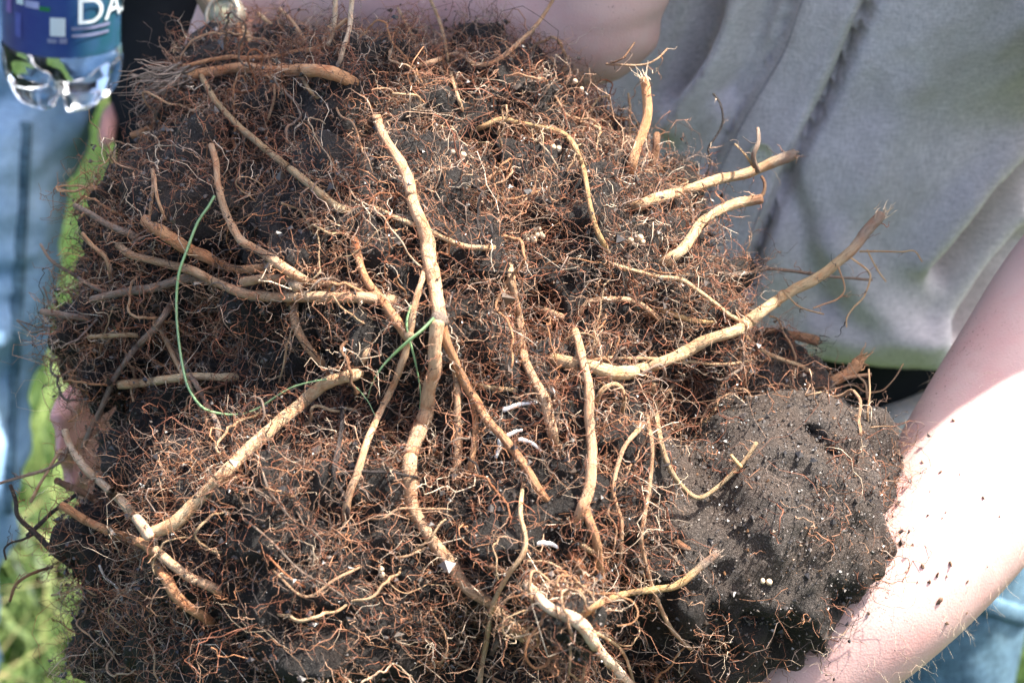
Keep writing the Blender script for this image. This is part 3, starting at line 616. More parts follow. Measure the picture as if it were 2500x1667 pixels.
# pale pellets and white scraps caught among the roots
M_PEL = mat_plain('pellet', (.62, .46, .30), .35, .5, .3, 200)
pel = [(1281, 575), (1292, 571), (1298, 580), (1306, 562), (1312, 574), (1321, 571), (1325, 577), (1303, 586), (1288, 585), (1316, 558), (1404, 199), (1420, 218), (1351, 360), (1364, 364), (1540, 588), (1563, 580), (1569, 590), (930, 1388), (932, 1402), (1878, 1420), (1862, 1418), (1106, 371), (1130, 379)]
for i, (x, y) in enumerate(pel):
    d = (surf_depth(x, y) or 1.4)-.0085; r = rng.uniform(6.5, 9.5)*K*1.28
    vv, q, t = ellipsoid((0, 0, 0), [r, r*rng.uniform(.8, 1), r*rng.uniform(.8, 1.1)], seg=10, ring=7); vv = vv*(1+.12*vnoise(vv/.002, i)[:, None])
    o = obj('pellet', mesh_np('pellet', vv, q, t), M_PEL, ball); o.location = Vector(P(x, y, d))-ball.location; o.rotation_euler = rng.uniform(0, 3, 3)
M_WHITE = mat_plain('white_shoot', (.82, .80, .74), .5, .3, .1, 120)
for (x0, y0, x1, y1, wd) in [(1236, 1066, 1274, 1050, 13), (1222, 1072, 1211, 1116, 15), (1230, 1000, 1310, 982, 15), (1313, 1326, 1362, 1336, 16), (1268, 1072, 1320, 1100, 13)]:
    p, rad = trace([(x0, y0), ((x0+x1)/2+4, (y0+y1)/2-5), (x1, y1)], 1, wd, wd*.55, -.001)
    vv, q, t, tex = tube(p, rad, 9, .3, x0); obj('white_scrap', local(mesh_np('scrap', vv, q, t), ball), M_WHITE, ball)

# green grass blades lying across the root ball
def blade(pts, w0, lift, label):
    a = np.asarray(pts, float); n = 70; a = catmull(a, n); D = np.array([surf_depth(*q) or np.nan for q in a]); ok = ~np.isnan(D); i = np.arange(n)
    D = np.interp(i, i[ok], D[ok]); pad = np.r_[np.full(12, D[0]), D, np.full(12, D[-1])]; D = np.array([pad[j:j+25].min() for j in range(n)]); pad = np.r_[np.full(8, D[0]), D, np.full(8, D[-1])]
    D = np.array([pad[j:j+17].mean() for j in range(n)])-lift
    p = np.array([P(x, y, d) for (x, y), d in zip(a, D)]); t = np.gradient(p, axis=0); t /= np.linalg.norm(t, axis=1)[:, None]
    up = (EYE-p); up /= np.linalg.norm(up, axis=1)[:, None]; tw = np.linspace(.2, 1.5, n); s = np.cross(t, up); s /= np.linalg.norm(s, axis=1)[:, None]
    s = s*np.cos(tw*.6)[:, None]+up*np.sin(tw*.6)[:, None]; nrm = np.cross(s, t)
    wv = (w0*K*1.28*.5*np.minimum(1, (1-np.linspace(0, 1, n)**3)+.1))[:, None]; th = .00025
    ring = np.stack([p-s*wv, p+nrm*(wv*.35+th), p+s*wv, p+nrm*(wv*.35-th)], 1)
    b = np.arange(n-1)[:, None]*4; j = np.arange(4)[None]; j2 = (j+1) % 4; q = np.stack([b+j, b+j2, b+4+j2, b+4+j], -1).reshape(-1, 4)
    me = mesh_np('blade', ring.reshape(-1, 3), q); cl = np.array([.40, .58, .30])[None]*(1+.25*vnoise(ring.reshape(-1, 3)/.02, 8))[:, None]; set_col(me, cl)
    return tag(obj('loose_grass', me, M_GRASS), label, 'grass')
blade([(524, 478), (509, 505), (482, 545), (455, 615), (436, 672), (431, 749), (436, 825), (448, 902), (463, 952), (494, 994), (536, 1009), (589, 1011), (635, 994), (681, 963), (727, 940), (804, 925), (853, 932), (895, 975), (917, 1018)], 8, .008, 'long green grass blade curling in a wide loop over the root ball')
blade([(1003, 745), (993, 787), (999, 825), (1014, 883), (1026, 952), (1024, 1000)], 6, .007, 'short green grass blade hanging straight down beside the thick central root')
blade([(1060, 776), (1030, 806), (984, 844), (934, 894), (907, 940), (898, 970)], 8, .008, 'short green grass blade slanting across the forked central roots')

# ================================================================== PEOPLE
def chain(pts, r, sides=14, flat=1., ref=(0, 1, 0)):
    r = np.asarray(r, float); return loft(pts, r, r*flat, ref, sides)
def hand(wrist, knuckle, across, palm_n, curl, size=1., thumb=.6):
    """palm plus five separate bent fingers; across points from little finger to index, palm_n out of the palm"""
    wrist, knuckle = np.asarray(wrist, float), np.asarray(knuckle, float); f = knuckle-wrist; f /= np.linalg.norm(f)
    a = np.asarray(across, float); a = a-f*(a @ f); a /= np.linalg.norm(a); nrm = np.asarray(palm_n, float); nrm = nrm-f*(nrm @ f)-a*(nrm @ a); nrm /= np.linalg.norm(nrm)
    out = [loft([wrist-f*.01, wrist+f*.02*size, wrist+(knuckle-wrist)*.6, knuckle], np.array([.027, .031, .040, .041])*size, np.array([.019, .019, .017, .014])*size, nrm, 18)]
    for k, (off, L) in enumerate([(-.031, .062), (-.0105, .077), (.0105, .083), (.031, .074)]):
        p = knuckle+a*off*size-f*.006; pts = [p-f*.012, p]; d = f.copy(); ang = 0
        for s_, c_ in ((.45, curl), (.31, curl*1.1), (.24, curl*.8)):
            ang += c_; d = f*math.cos(ang)+nrm*math.sin(ang); p = p+d*L*s_*size; pts.append(p)
        out.append(chain(pts, np.array([.0095, .0098, .0092, .0084, .0068])*size, 10, 1., a))
    p = wrist+f*.028*size+a*.024*size; d = (a*thumb+f*.8+nrm*.5); d /= np.linalg.norm(d); d2 = (a*thumb*.4+f*.9+nrm*.75); d2 /= np.linalg.norm(d2)
    out.append(chain([p-d*.01, p+d*.03*size, p+d*.055*size, p+d*.055*size+d2*.03*size], np.array([.016, .0135, .011, .009])*size, 10, 1., f)); return out
def head(c, face, size=1., up=(0, 0, 1)):
    face = np.asarray(face, float); face /= np.linalg.norm(face); u = np.asarray(up, float); u = u-face*(u @ face); u /= np.linalg.norm(u); s = np.cross(face, u); c = np.asarray(c, float)
    rot = np.stack([s, face, u], 1); L = lambda x, y, z: c+(s*x+face*y+u*z)*size
    out = [ellipsoid(L(0, -.01, .03), np.array([.075, .095, .09])*size, rot), ellipsoid(L(0, .02, -.04), np.array([.058, .070, .075])*size, rot),
           chain([L(0, .085, .03), L(0, .108, -.012), L(0, .09, -.02)], np.array([.008, .013, .010])*size, 10, 1, s), ellipsoid(L(0, .08, -.052), np.array([.025, .014, .008])*size, rot), ellipsoid(L(0, .075, -.095), np.array([.025, .02, .018])*size, rot)]
    for k in (-1, 1):
        out += [ellipsoid(L(.077*k, -.005, 0), np.array([.010, .02, .032])*size, rot), ellipsoid(L(.031*k, .083, .025), np.array([.014, .010, .008])*size, rot)]
    return out, L
V3 = lambda *a: np.array(a, float)

# ---- the person who carries the root ball
holder = empty('person', (.22, 1.62, 0))
tag(holder, 'person in grey button shirt and blue jeans carrying the root ball in bare arms', 'person')
hipc = V3(.20, 1.66, .86)
sh_l, sh_r = V3(.47, 1.375, 1.40), V3(.09, 1.46, 1.36)       # shoulders
el_l, el_r = P(2760, 560, 1.49), P(1440, 10, 1.505)
neck = V3(.25, 1.43, 1.47); headc = V3(.115, 1.385, 1.58)
hd, HL = head(headc, (-.35, -.75, -.55))
body = hd+[loft([hipc-V3(0, 0, .05), V3(.21, 1.65, 1.0), V3(.25, 1.63, 1.15), V3(.30, 1.52, 1.32), V3(.30, 1.46, 1.42)], [.16, .15, .16, .17, .09], [.11, .105, .11, .105, .07], (0, -1, 0), 28),
           chain([V3(.30, 1.47, 1.40), neck, headc+V3(.02, .03, -.05)], [.07, .06, .058], 16)]
# left arm of the person (right in the picture)
body += [loft([sh_l, (sh_l+el_l)/2, el_l], [.062, .055, .048], [.06, .052, .048], (0, -1, .3)),
         loft([el_l, P(2640, 740, 1.46), P(2545, 920, 1.43), P(2420, 1120, 1.41), P(2300, 1300, 1.39), P(2160, 1470, 1.375), P(2010, 1610, 1.37), P(1880, 1720, 1.37)],
              np.array([.048, .053, .0555, .054, .0485, .042, .0365, .031]), np.array([.047, .049, .05, .047, .043, .038, .032, .026]), (0, -1, .3), 30, 44)]
wl = P(1880, 1720, 1.37); body += hand(wl, wl+V3(-.075, -.01, -.03), (0, -1, 0), (-.2, .0, 1), .35, 1.05)
# right arm of the person (behind the top of the ball)
wr = P(560, 90, 1.55)
body += [loft([sh_r, (sh_r+el_r)/2+V3(-.03, 0, 0), el_r], [.060, .056, .052], [.058, .054, .05], (0, -1, .3)),
         loft([el_r+V3(.012, 0, .01), el_r, P(1220, -20, 1.51), P(960, -40, 1.52), P(740, -20, 1.535), P(620, 20, 1.545), wr], [.036, .052, .053, .047, .037, .031, .029], [.036, .048, .047, .041, .031, .024, .022], (0, -1, .3), 28, 40)]
body += hand(wr, wr+(P(500, 500, 1.52)-wr)/np.linalg.norm(P(500, 500, 1.52)-wr)*.095, (1, 0, .25), (.1, -.95, .2), .12, 1.)
me = remesh(body, .005, 5); bo = obj('body', local(me, holder), M_SKIN, holder)
# hair, and an added hat, unseen, whose brim throws shade on the ball
vv, q, t = ellipsoid(HL(0, -.018, .045), [.084, .1, .09]); obj('hair', local(mesh_np('hair', vv, q, t), holder), M_HAIR, holder)
shade_hatc = HL(0, -.01, .10); hu = HL(0, 0, 1)-HL(0, 0, 0); hs = HL(1, 0, 0)-HL(0, 0, 0); hf = HL(0, 1, 0)-HL(0, 0, 0)
prof = [(.0, .085), (.05, .084), (.078, .072), (.092, .045), (.098, .0), (.12, -.004), (.15, -.010), (.152, -.014), (.12, -.009), (.095, -.006), (.0, -.005)]
an = np.arange(36)/36*2*math.pi; hv = np.array([[shade_hatc+(hs*math.cos(a)+hf*math.sin(a))*r+hu*(z+.012*math.sin(2*a)*(r > .12)) for a in an] for r, z in prof]).reshape(-1, 3)
i = np.arange(len(prof)-1)[:, None]*36; j = np.arange(36)[None]; j2 = (j+1) % 36; q = np.stack([i+j, i+36+j, i+36+j2, i+j2], -1).reshape(-1, 4)
obj('shade_hat', local(mesh_np('shade_hat', hv, q), holder), mat_plain('shade_hat_straw', (.5, .4, .25), .8, .2, .2, 300), holder)

# shirt: fused body and sleeves, then folded
shirt_parts = [loft([P(2010, 706, 1.785), P(2025, 590, 1.77), P(2060, 330, 1.73), P(2110, 0, 1.68), V3(.29, 1.56, 1.24), V3(.30, 1.49, 1.36), V3(.29, 1.45, 1.43)],
                    [.185, .180, .176, .178, .195, .215, .10], [.142, .138, .134, .130, .128, .118, .085], (0, -1, .12), 48, 60, .1),
               loft([sh_l+V3(-.02, .025, .01), (sh_l+el_l)/2+V3(0, .02, 0), el_l+(sh_l-el_l)*.18+V3(0, .045, 0)], [.105, .095, .082], [.128, .124, .115], (0, -1, .3)),
               loft([sh_r+V3(.03, 0, .02), (sh_r+el_r)/2+V3(-.02, 0, 0), el_r+(sh_r-el_r)*.3], [.082, .080, .078], [.082, .076, .072], (0, -1, .3))]
shirt = remesh(shirt_parts, .0055, 5)
sv, sn = arrays(shirt); spx, spy, sd = to_px(sv)
def fold(pts, amp, wd):
    """a soft ridge (amp>0) or crease (amp<0) running across the cloth"""
    global sv
    a = catmull(np.asarray(pts, float)*F, 40); dist = np.full(len(sv), 1e9)
    for x, y in a: dist = np.minimum(dist, np.hypot(spx-x, spy-y))
    k = np.exp(-(dist/(wd*F))**2)*(sn @ FWD < .25); sv = sv+sn*(amp*k)[:, None]
fold([(1640, -60), (1618, 20), (1600, 80), (1575, 140), (1545, 210)], -.024, 24)
fold([(1720, -60), (1690, 30), (1655, 110), (1605, 200), (1555, 290)], .018, 26)
fold([(1660, -40), (1650, 40), (1625, 110), (1590, 170)], -.018, 16)
fold([(1775, -40), (1745, 60), (1720, 140), (1670, 220)], -.012, 22)
fold([(2380, 360), (2290, 460), (2215, 560), (2165, 618)], -.030, 28)
fold([(2400, 300), (2270, 420), (2190, 510), (2120, 600)], .014, 40)
fold([(2360, 480), (2300, 560), (2240, 640), (2170, 740)], .010, 30)
fold([(2360, 560), (2290, 650), (2220, 760)], -.035, 40)
fold([(2150, -40), (2120, 120), (2050, 300), (1980, 450)], .006, 60)
fold([(1900, 560), (1980, 680), (2080, 770), (2150, 790)], .012, 50)
fold([(1880, 760), (1990, 790), (2150, 770)], .009, 34)
fold([(1800, 420), (1850, 560), (1900, 700)], -.012, 34)
fold([(2005, -20), (1955, 100), (1905, 215), (1858, 300), (1812, 390), (1770, 490), (1735, 580), (1712, 660)], -.026, 13)
fold([(1815, 10), (1778, 110), (1722, 205), (1668, 300), (1625, 390)], -.010, 12)
rw = 1-np.abs(vnoise(sv @ np.array([[.8, 0, -.5], [0, 1, 0], [.35, 0, .55]])/.03, 33))*2; sv = sv+sn*(.0024*vnoise(sv/.06, 31)+.0014*vnoise(sv/.017, 32)+.0009*np.clip(rw, 0, 1)**2)[:, None]
move_verts(shirt, sv); shirt_bvh = bvh_of(shirt)
shirt_o = obj('shirt', local(shirt, holder), M_SHIRT, holder)
def on_shirt(x, y, off=.0):
    dirv = FWD+(x-1250)*K*RGT+(833.5-y)*K*UPV; L = np.linalg.norm(dirv); h = shirt_bvh.ray_cast(Vector(EYE), Vector(dirv/L))
    if h[0] is None: return None
    return np.array(h[0])-np.array(dirv/L)*off
pr = catmull(np.array([(2010, -60), (1975, 10), (1935, 110), (1888, 215), (1840, 300), (1795, 385), (1755, 480), (1722, 560), (1700, 640), (1690, 720), (1688, 790)], float)*F, 60)
pl = catmull(np.array([(1880, -70), (1838, 0), (1800, 110), (1745, 205), (1690, 300), (1650, 385), (1610, 470), (1580, 550), (1560, 640), (1552, 720), (1550, 790)], float)*F, 60)
rows = []
for a, b in zip(pl, pr):
    row = [on_shirt(*(a*(1-s)+b*s), .003+.004*s+.013*s**4) for s in np.linspace(0, 1, 8)]
    if all(r is not None for r in row): rows.append(row)
rows = np.array(rows); nr_ = len(rows)
for _ in range(3): rows[1:-1] = (rows[:-2]+2*rows[1:-1]+rows[2:])/4
back = rows+FWD*.0022; vv = np.vstack([rows.reshape(-1, 3), back.reshape(-1, 3)]); nq = nr_*8; quads = []
for i in range(nr_-1):
    for j in range(7): a = i*8+j; quads += [(a, a+8, a+9, a+1), (nq+a, nq+a+1, nq+a+9, nq+a+8)]
    for j in (0, 7): a = i*8+j; quads.append((a, nq+a, nq+a+8, a+8) if j == 0 else (a, a+8, nq+a+8, nq+a))
plk = obj('placket', local(mesh_np('placket', vv, quads), holder), M_SHIRT, shirt_o)
# stitches along both placket edges
M_ST = mat_plain('thread', (.14, .13, .16), .8); SV_, SQ_, so_ = [], [], 0
for i in range(1, nr_-1):
    for j in (0, 7):
        for f_ in (.0, .35, .7):
            p0 = rows[i, j]*(.9)+rows[i, 3 if j == 0 else 4]*.1; p1 = rows[i+1, j]*.9+rows[i+1, 3 if j == 0 else 4]*.1
            a_ = p0+(p1-p0)*f_; b_ = p0+(p1-p0)*(f_+.2); vv, q, t, _ = tube(np.array([a_, (a_+b_)/2, b_])-FWD*.0002, np.full(3, .00045), 5)
            SV_.append(vv); SQ_.append(q+so_); so_ += len(vv)
tag(obj('stitching', local(mesh_np('stitch', np.vstack(SV_), np.vstack(SQ_)), holder), M_ST, plk), kind='stuff')
# button
M_BT = mat_plain('button_shell', (.40, .40, .27), .25, .6, .15, 90)
bc = on_shirt(1858, 378, .0125); bn = -FWD; bs = RGT; bu = UPV
prof = [(0, -.001), (.0072, -.001), (.0078, .0), (.0076, .0012), (.0066, .0014), (.0058, .0004), (0, .0004)]; an = np.arange(28)/28*2*math.pi
hv = np.array([[bc+(bs*math.cos(a)+bu*math.sin(a))*max(r, 1e-4)+bn*z for a in an] for r, z in prof]).reshape(-1, 3)
i = np.arange(len(prof)-1)[:, None]*28; j = np.arange(28)[None]; j2 = (j+1) % 28; q = np.stack([i+j, i+j2, i+28+j2, i+28+j], -1).reshape(-1, 4)
bt = obj('button', local(mesh_np('button', hv, q), holder), M_BT, shirt_o)
for dx, dy in ((-1, -1), (1, -1), (-1, 1), (1, 1)):
    c_ = bc+bs*dx*.0014+bu*dy*.0014+bn*.0006; vv, q, t, _ = tube(np.array([c_-bn*.0003, c_, c_+bn*.0002]), np.full(3, .0006), 8); obj('button_hole', local(mesh_np('hole', vv, q), holder), M_ST, bt)
# lower tail of the shirt showing under the hem
hem_shade_band = remesh([loft([P(2120, 650, 1.82), P(2130, 830, 1.845)], [.165, .163], [.14, .138], (0, -1, .1), 40, None, .1)], .006, 3); obj('hem_shade_band', local(hem_shade_band, holder), M_BLACK, holder)  # black band put in for the deep shade below the hem
tail = remesh([loft([P(2190, 822, 1.83), P(2205, 862, 1.835), P(2235, 905, 1.845)], [.150, .146, .10], [.150, .146, .10], (0, -1, .1), 40, None, .04)], .006, 3)
tv, tn = arrays(tail); tv = tv+tn*(.004*vnoise(tv/.03, 51))[:, None]; move_verts(tail, tv); obj('shirt_tail', local(tail, holder), M_SHIRT, shirt_o)
# jeans
legs = [loft([V3(.21, 1.72, .98), V3(.21, 1.72, .86), V3(.21, 1.72, .78)], [.165, .175, .17], [.115, .125, .12], (0, -1, 0), 32)]
for k, x in ((1, .315), (-1, .11)):
    legs.append(loft([V3(x-.005*k, 1.71, .84), V3(x+.01*k, 1.69, .66), V3(x+.02*k, 1.68, .46), V3(x+.02*k, 1.72, .25), V3(x+.02*k, 1.68, .04)], [.10, .092, .075, .068, .066], [.11, .098, .082, .074, .072], (0, -1, 0)))
jn = remesh(legs, .008, 4); jv, jnn = arrays(jn); jv = jv+jnn*(.004*vnoise(jv/.06, 41)+.0018*vnoise(jv/.02, 42))[:, None]; move_verts(jn, jv); jbvh = bvh_of(jn)
jo = obj('jeans', local(jn, holder), M_DENIM, holder)
def on_jeans(x, y, off):
    dirv = FWD+(x-1250)*K*RGT+(833.5-y)*K*UPV; L = np.linalg.norm(dirv); h = jbvh.ray_cast(Vector(EYE), Vector(dirv/L)); return None if h[0] is None else np.array(h[0])-dirv/L*off
pk = [on_jeans(x, y, .003) for x, y in catmull(np.array([(2330, 1440), (2420, 1478), (2520, 1510), (2620, 1535)], float), 26)]
pk = np.array([p for p in pk if p is not None])
if len(pk) > 6:
    vv, q, t = loft(pk, np.full(len(pk), .0075), np.full(len(pk), .0028), -FWD, 14, 40); obj('pocket_seam', local(mesh_np('seam', vv, q, t), holder), M_DENIM, jo)
M_SHOE = mat_plain('shoe_leather', (.08, .055, .04), .5)
for x in (.335, .09):
    sh = remesh([loft([V3(x, 1.74, .05), V3(x, 1.66, .055), V3(x, 1.56, .04), V3(x, 1.48, .032)], [.035, .042, .046, .036], [.045, .05, .036, .026], (0, 0, 1))], .008, 3); obj('shoe', local(sh, holder), M_SHOE, holder)
# hairs on the lit forearm
body_bvh = BVHTree.FromPolygons([tuple(x.co+holder.location) for x in me.vertices], [tuple(p.vertices) for p in me.polygons])
H = 420; bv, bnn = arrays(me); bv = bv+np.array(holder.location); hpx, hpy, hdp = to_px(bv)
ok = np.where((hpx > 2000) & (hpx < 2560) & (hpy > 900) & (hpy < 1700) & (hdp < 1.5) & (bnn @ FWD < .35))[0]; ii = rng.choice(ok, H)
d0 = bnn[ii]*.7+(-UPV*.3-RGT*.35)+rng.normal(size=(H, 3))*.45; Wh = spread(bv[ii], d0, 6, rng.uniform(.005, .014, H), .2)
vv, q = tubes_batch(Wh, np.full((H, 1), .00006)*np.linspace(1, .5, 6), 3); o = obj('arm_hair', mesh_np('arm_hair', vv-np.array(holder.location), q), mat_plain('arm_hair', (.62, .50, .34), .4), holder); tag(o, kind='stuff')

# wristwatch
wat = empty('wristwatch', P(545, 45, 1.50)); tag(wat, 'round glass wristwatch with pale bezel on the wrist above the roots', 'wristwatch')
wc = P(545, 36, 1.50); wn = -FWD*.9+UPV*.15-RGT*.4; wn /= np.linalg.norm(wn); ws = np.cross(UPV, wn); ws /= np.linalg.norm(ws); wu = np.cross(wn, ws)
def disc(prof, name, m, seg=32):
    an = np.arange(seg)/seg*2*math.pi; hv = np.array([[wc+(ws*math.cos(a)+wu*math.sin(a))*max(r, 1e-4)+wn*z for a in an] for r, z in prof]).reshape(-1, 3)
    i = np.arange(len(prof)-1)[:, None]*seg; j = np.arange(seg)[None]; j2 = (j+1) % seg; q = np.stack([i+j, i+j2, i+seg+j2, i+seg+j], -1).reshape(-1, 4)
    return obj(name, local(mesh_np(name, hv, q), wat), m, wat)
M_MET = mat_plain('bezel', (.26, .23, .18), .4, .5, .2); M_MET.node_tree.nodes['Principled BSDF'].inputs['Metallic'].default_value = .5
disc([(0, -.008), (.0115, -.008), (.013, -.004), (.013, .001), (.0115, .003), (.0095, .0025), (.009, .0005), (0, .0005)], 'case', M_MET)
disc([(0, .0008), (.0088, .0008), (.0088, .001), (0, .001)], 'dial', mat_plain('dial', (.20, .21, .14), .4, .3, .3, 120))
disc([(.0093, .0012), (.0092, .0028), (.006, .0042), (0, .0048)], 'crystal', mat_clear('crystal', (1, 1, 1), 1.45))
sv1 = catmull([P(640, 40, 1.485), P(640, -70, 1.50), P(600, -110, 1.53), P(560, -60, 1.565), P(545, 60, 1.565), P(560, 110, 1.53), P(545, 44, 1.495)], 40)
an = np.linspace(0, 2*math.pi, 40); ax = wr-P(660, 0, 1.54); ax /= np.linalg.norm(ax); ce = P(590, 60, 1.545); e1 = -FWD-ax*(-FWD @ ax); e1 /= np.linalg.norm(e1); e2 = np.cross(ax, e1)
loop = np.array([ce+e1*math.cos(a)*.0265+e2*math.sin(a)*.0335 for a in an]); rr = []
for p, a in zip(loop, an):
    o_ = (e1*math.cos(a)+e2*math.sin(a)); rr.append([p-ax*.008, p+o_*.002-ax*.008, p+o_*.002+ax*.008, p+ax*.008])
rr = np.array(rr).reshape(-1, 3); i = np.arange(39)[:, None]*4; j = np.arange(4)[None]; j2 = (j+1) % 4; q = np.stack([i+j, i+j2, i+4+j2, i+4+j], -1).reshape(-1, 4)
obj('strap', local(mesh_np('strap', rr, q), wat), mat_plain('strap', (.20, .13, .08), .7), wat)

# crumbs of soil on the forearm
M_CRUMB = mat_plain('crumb', (.14, .085, .055), .8, .2, .5, 900)
crumbs = [(2327, 1027, 6), (2215, 1062, 4), (2252, 1128, 5), (2248, 1155, 4), (2296, 1152, 6), (2236, 1080, 4), (2220, 1175, 4), (2343, 1158, 3), (2400, 1215, 7), (2252, 1383, 9), (2320, 1376, 9), (2288, 1403, 9), (2268, 1420, 8), (2311, 1405, 5), (2292, 1467, 11), (2309, 1250, 4), (2120, 1497, 9), (2311, 1520, 7), (2361, 1420, 5), (2440, 1260, 4), (2265, 1258, 5), (2180, 1260, 4), (2300, 1265, 3), (2240, 1420, 4), (2360, 1495, 4), (2410, 1383, 3), (2190, 1210, 4), (2270, 1200, 3)]
for i, (x, y, r) in enumerate(crumbs):
    dirv = FWD+(x-1250)*K*RGT+(833.5-y)*K*UPV; L = np.linalg.norm(dirv); hh = body_bvh.ray_cast(Vector(EYE), Vector(dirv/L))
    if hh[0] is None: continue
    rr = r*K*1.36*.6; vv, q, t = ellipsoid((0, 0, 0), [rr*1.3, rr*.8, rr*.55], seg=14, ring=9); vv = vv*(1+.8*vnoise(vv/(rr*.5), i)[:, None])
    o = obj('soil_crumb', mesh_np('crumb', vv, q, t), M_SOIL); o.location = hh[0]+hh[1]*rr*.35; o.rotation_euler = rng.uniform(0, 3, 3)
    o.data.materials[0] = M_CRUMB; tag(o, 'small dark soil crumb stuck to the bare pale forearm', 'soil crumb', 'soil crumbs on the forearm')

# ---- person in blue jeans behind, holding a water bottle
bgp = empty('person', P(-150, 600, 2.12)*V3(1, 1, 0)); tag(bgp, 'person in faded blue jeans standing on grass holding a water bottle', 'person')
BT = P(150, 250, 1.70)                                     # bottle base
lg0, lg1 = P(-45, 200, 2.06), P(-190, 1350, 2.06)
dleg = lg1-lg0
hipL = lg0+V3(0, .0, .0)
foot = V3(lg1[0]-.03, lg1[1]+.06, .06)
A = [hipL+V3(-.04, 0, .13), hipL, hipL+dleg*.45, hipL+dleg, foot+V3(0, .0, .25), foot]
off2 = V3(-.21, .06, 0)
topc = (A[0]+A[0]+off2)/2; sh2 = topc+V3(0, 0, .48)
wrist2 = BT+V3(-.01, .02, .30); elb2 = V3(topc[0]+.13, topc[1]-.02, topc[2]+.2)
hd2, HL2 = head(sh2+V3(0, -.02, .24), (.3, -.9, -.2))
b2 = hd2+[loft([topc-V3(0, 0, .02), topc+V3(0, 0, .2), sh2], [.15, .15, .17], [.1, .1, .09], (0, -1, 0)), chain([sh2-V3(0, 0, .02), sh2+V3(0, -.01, .1), sh2+V3(0, -.02, .2)], [.07, .055, .055])]
b2 += [chain([sh2+V3(.17, 0, -.02), (sh2+V3(.17, 0, 0)+elb2)/2+V3(.04, 0, 0), elb2+V3(.06, .02, 0), wrist2+V3(-.03, .05, .02)], [.055, .048, .042, .028]), chain([sh2+V3(-.17, 0, -.02), sh2+V3(-.23, .02, -.28), sh2+V3(-.22, -.02, -.5)], [.055, .045, .03])]
b2 += hand(wrist2+V3(-.03, .05, .02), wrist2+V3(0, -.03, .0), (0, 0, 1), (1, .2, 0), .75, 1.) + hand(sh2+V3(-.22, -.02, -.5), sh2+V3(-.22, -.04, -.6), (0, -1, 0), (1, 0, 0), .3, 1.)
obj('body', local(remesh(b2, .007, 5), bgp), M_SKIN, bgp)
shp = [loft([topc-V3(0, 0, .03), topc+V3(0, 0, .2), sh2, sh2+V3(0, 0, .06)], [.18, .17, .19, .09], [.13, .12, .11, .08], (0, -1, 0)), chain([sh2+V3(.15, 0, 0), sh2+V3(.21, 0, -.14)], [.075, .07]), chain([sh2+V3(-.15, 0, 0), sh2+V3(-.22, 0, -.18)], [.075, .07])]
obj('shirt', local(remesh(shp, .01, 4), bgp), mat_cloth('blue_shirt', (.12, .2, .3), (.1, .16, .25)), bgp)
jl = [loft([A[0]+off2/2+V3(0, 0, .06), A[0]+off2/2, A[1]+off2/2-V3(0, 0, .02)], [.17, .18, .17], [.12, .13, .12], (0, -1, 0))]
for of_ in (V3(0, 0, 0), off2):
    jl.append(loft([a+of_ for a in A[1:]], [.096, .082, .068, .062, .066], [.10, .088, .075, .066, .07], (0, -1, 0), 28))
jm = remesh(jl, .009, 4); jv, jnn = arrays(jm); jv = jv+jnn*(.012*vnoise(jv*V3(1, 1, 1.6)/.06, 61)+.005*vnoise(jv*V3(1, 1, 1.8)/.022, 62))[:, None]; move_verts(jm, jv); j2o = obj('jeans', local(jm, bgp), M_DENIM2, bgp)
jb2 = bvh_of(jm)
for of_ in (V3(0, 0, 0), off2):
    sh = remesh([loft([foot+of_+V3(0, .09, 0), foot+of_+V3(0, 0, 0), foot+of_+V3(0, -.1, -.015), foot+of_+V3(0, -.17, -.025)], [.035, .043, .046, .036], [.045, .05, .036, .026], (0, 0, 1))], .009, 3); obj('shoe', local(sh, bgp), M_SHOE, bgp)
sm = []                                                  # side seam of the jeans
for y in np.linspace(300, 1250, 60):
    dirv = FWD+((62-.05*(y-300))-1250)*K*RGT+(833.5-y)*K*UPV; L = np.linalg.norm(dirv); hh = jb2.ray_cast(Vector(EYE-np.array(bgp.location)), Vector(dirv/L))
    if hh[0] is not None: sm.append(np.array(hh[0])+np.array(bgp.location)-dirv/L*.0015)
if len(sm) > 8:
    vv, q, t = loft(sm, np.full(len(sm), .006), np.full(len(sm), .002), -FWD, 10, 60); obj('side_seam', local(mesh_np('seam', vv, q, t), bgp), M_DENIM, j2o)

# ---- water bottle
bot = empty('water_bottle', tuple(BT)); bot.rotation_euler = (0, .0787, 0); tag(bot, 'clear plastic water bottle with blue wraparound label hanging in front of the jeans', 'bottle')
RB = 146*K*1.70
zs = [0., .002, .007, .015, .025, .035, .043, .048, .10, .17, .185, .205, .235, .25, .262, .275]
rs = [.30, .62, .80, .92, .985, 1., .985, .955, .955, .955, .99, .98, .70, .42, .33, .33]
seg = 80; an = np.arange(seg)/seg*2*math.pi; rows_ = []; z_f = np.interp(np.linspace(0, len(zs)-1, 64), np.arange(len(zs)), zs); r_f = np.interp(np.linspace(0, len(zs)-1, 64), np.arange(len(zs)), rs)
for z, r in zip(z_f, r_f):
    low = np.clip(1-z/.042, 0, 1); valley = (.5+.5*np.cos(5*(an-math.radians(272))))**6    # five feet, with grooves between them
    rr = RB*r*(1-.42*low**1.3*valley); zz = z+.020*low*valley; rows_.append(np.stack([rr*np.cos(an), rr*np.sin(an), np.broadcast_to(zz, rr.shape)], 1))
hv = np.vstack(rows_+[np.array([[0, 0, .014], [0, 0, .275]])]); i = np.arange(63)[:, None]*seg; j = np.arange(seg)[None]; j2 = (j+1) % seg; q = np.stack([i+j, i+j2, i+seg+j2, i+seg+j], -1).reshape(-1, 4); J = np.arange(seg)
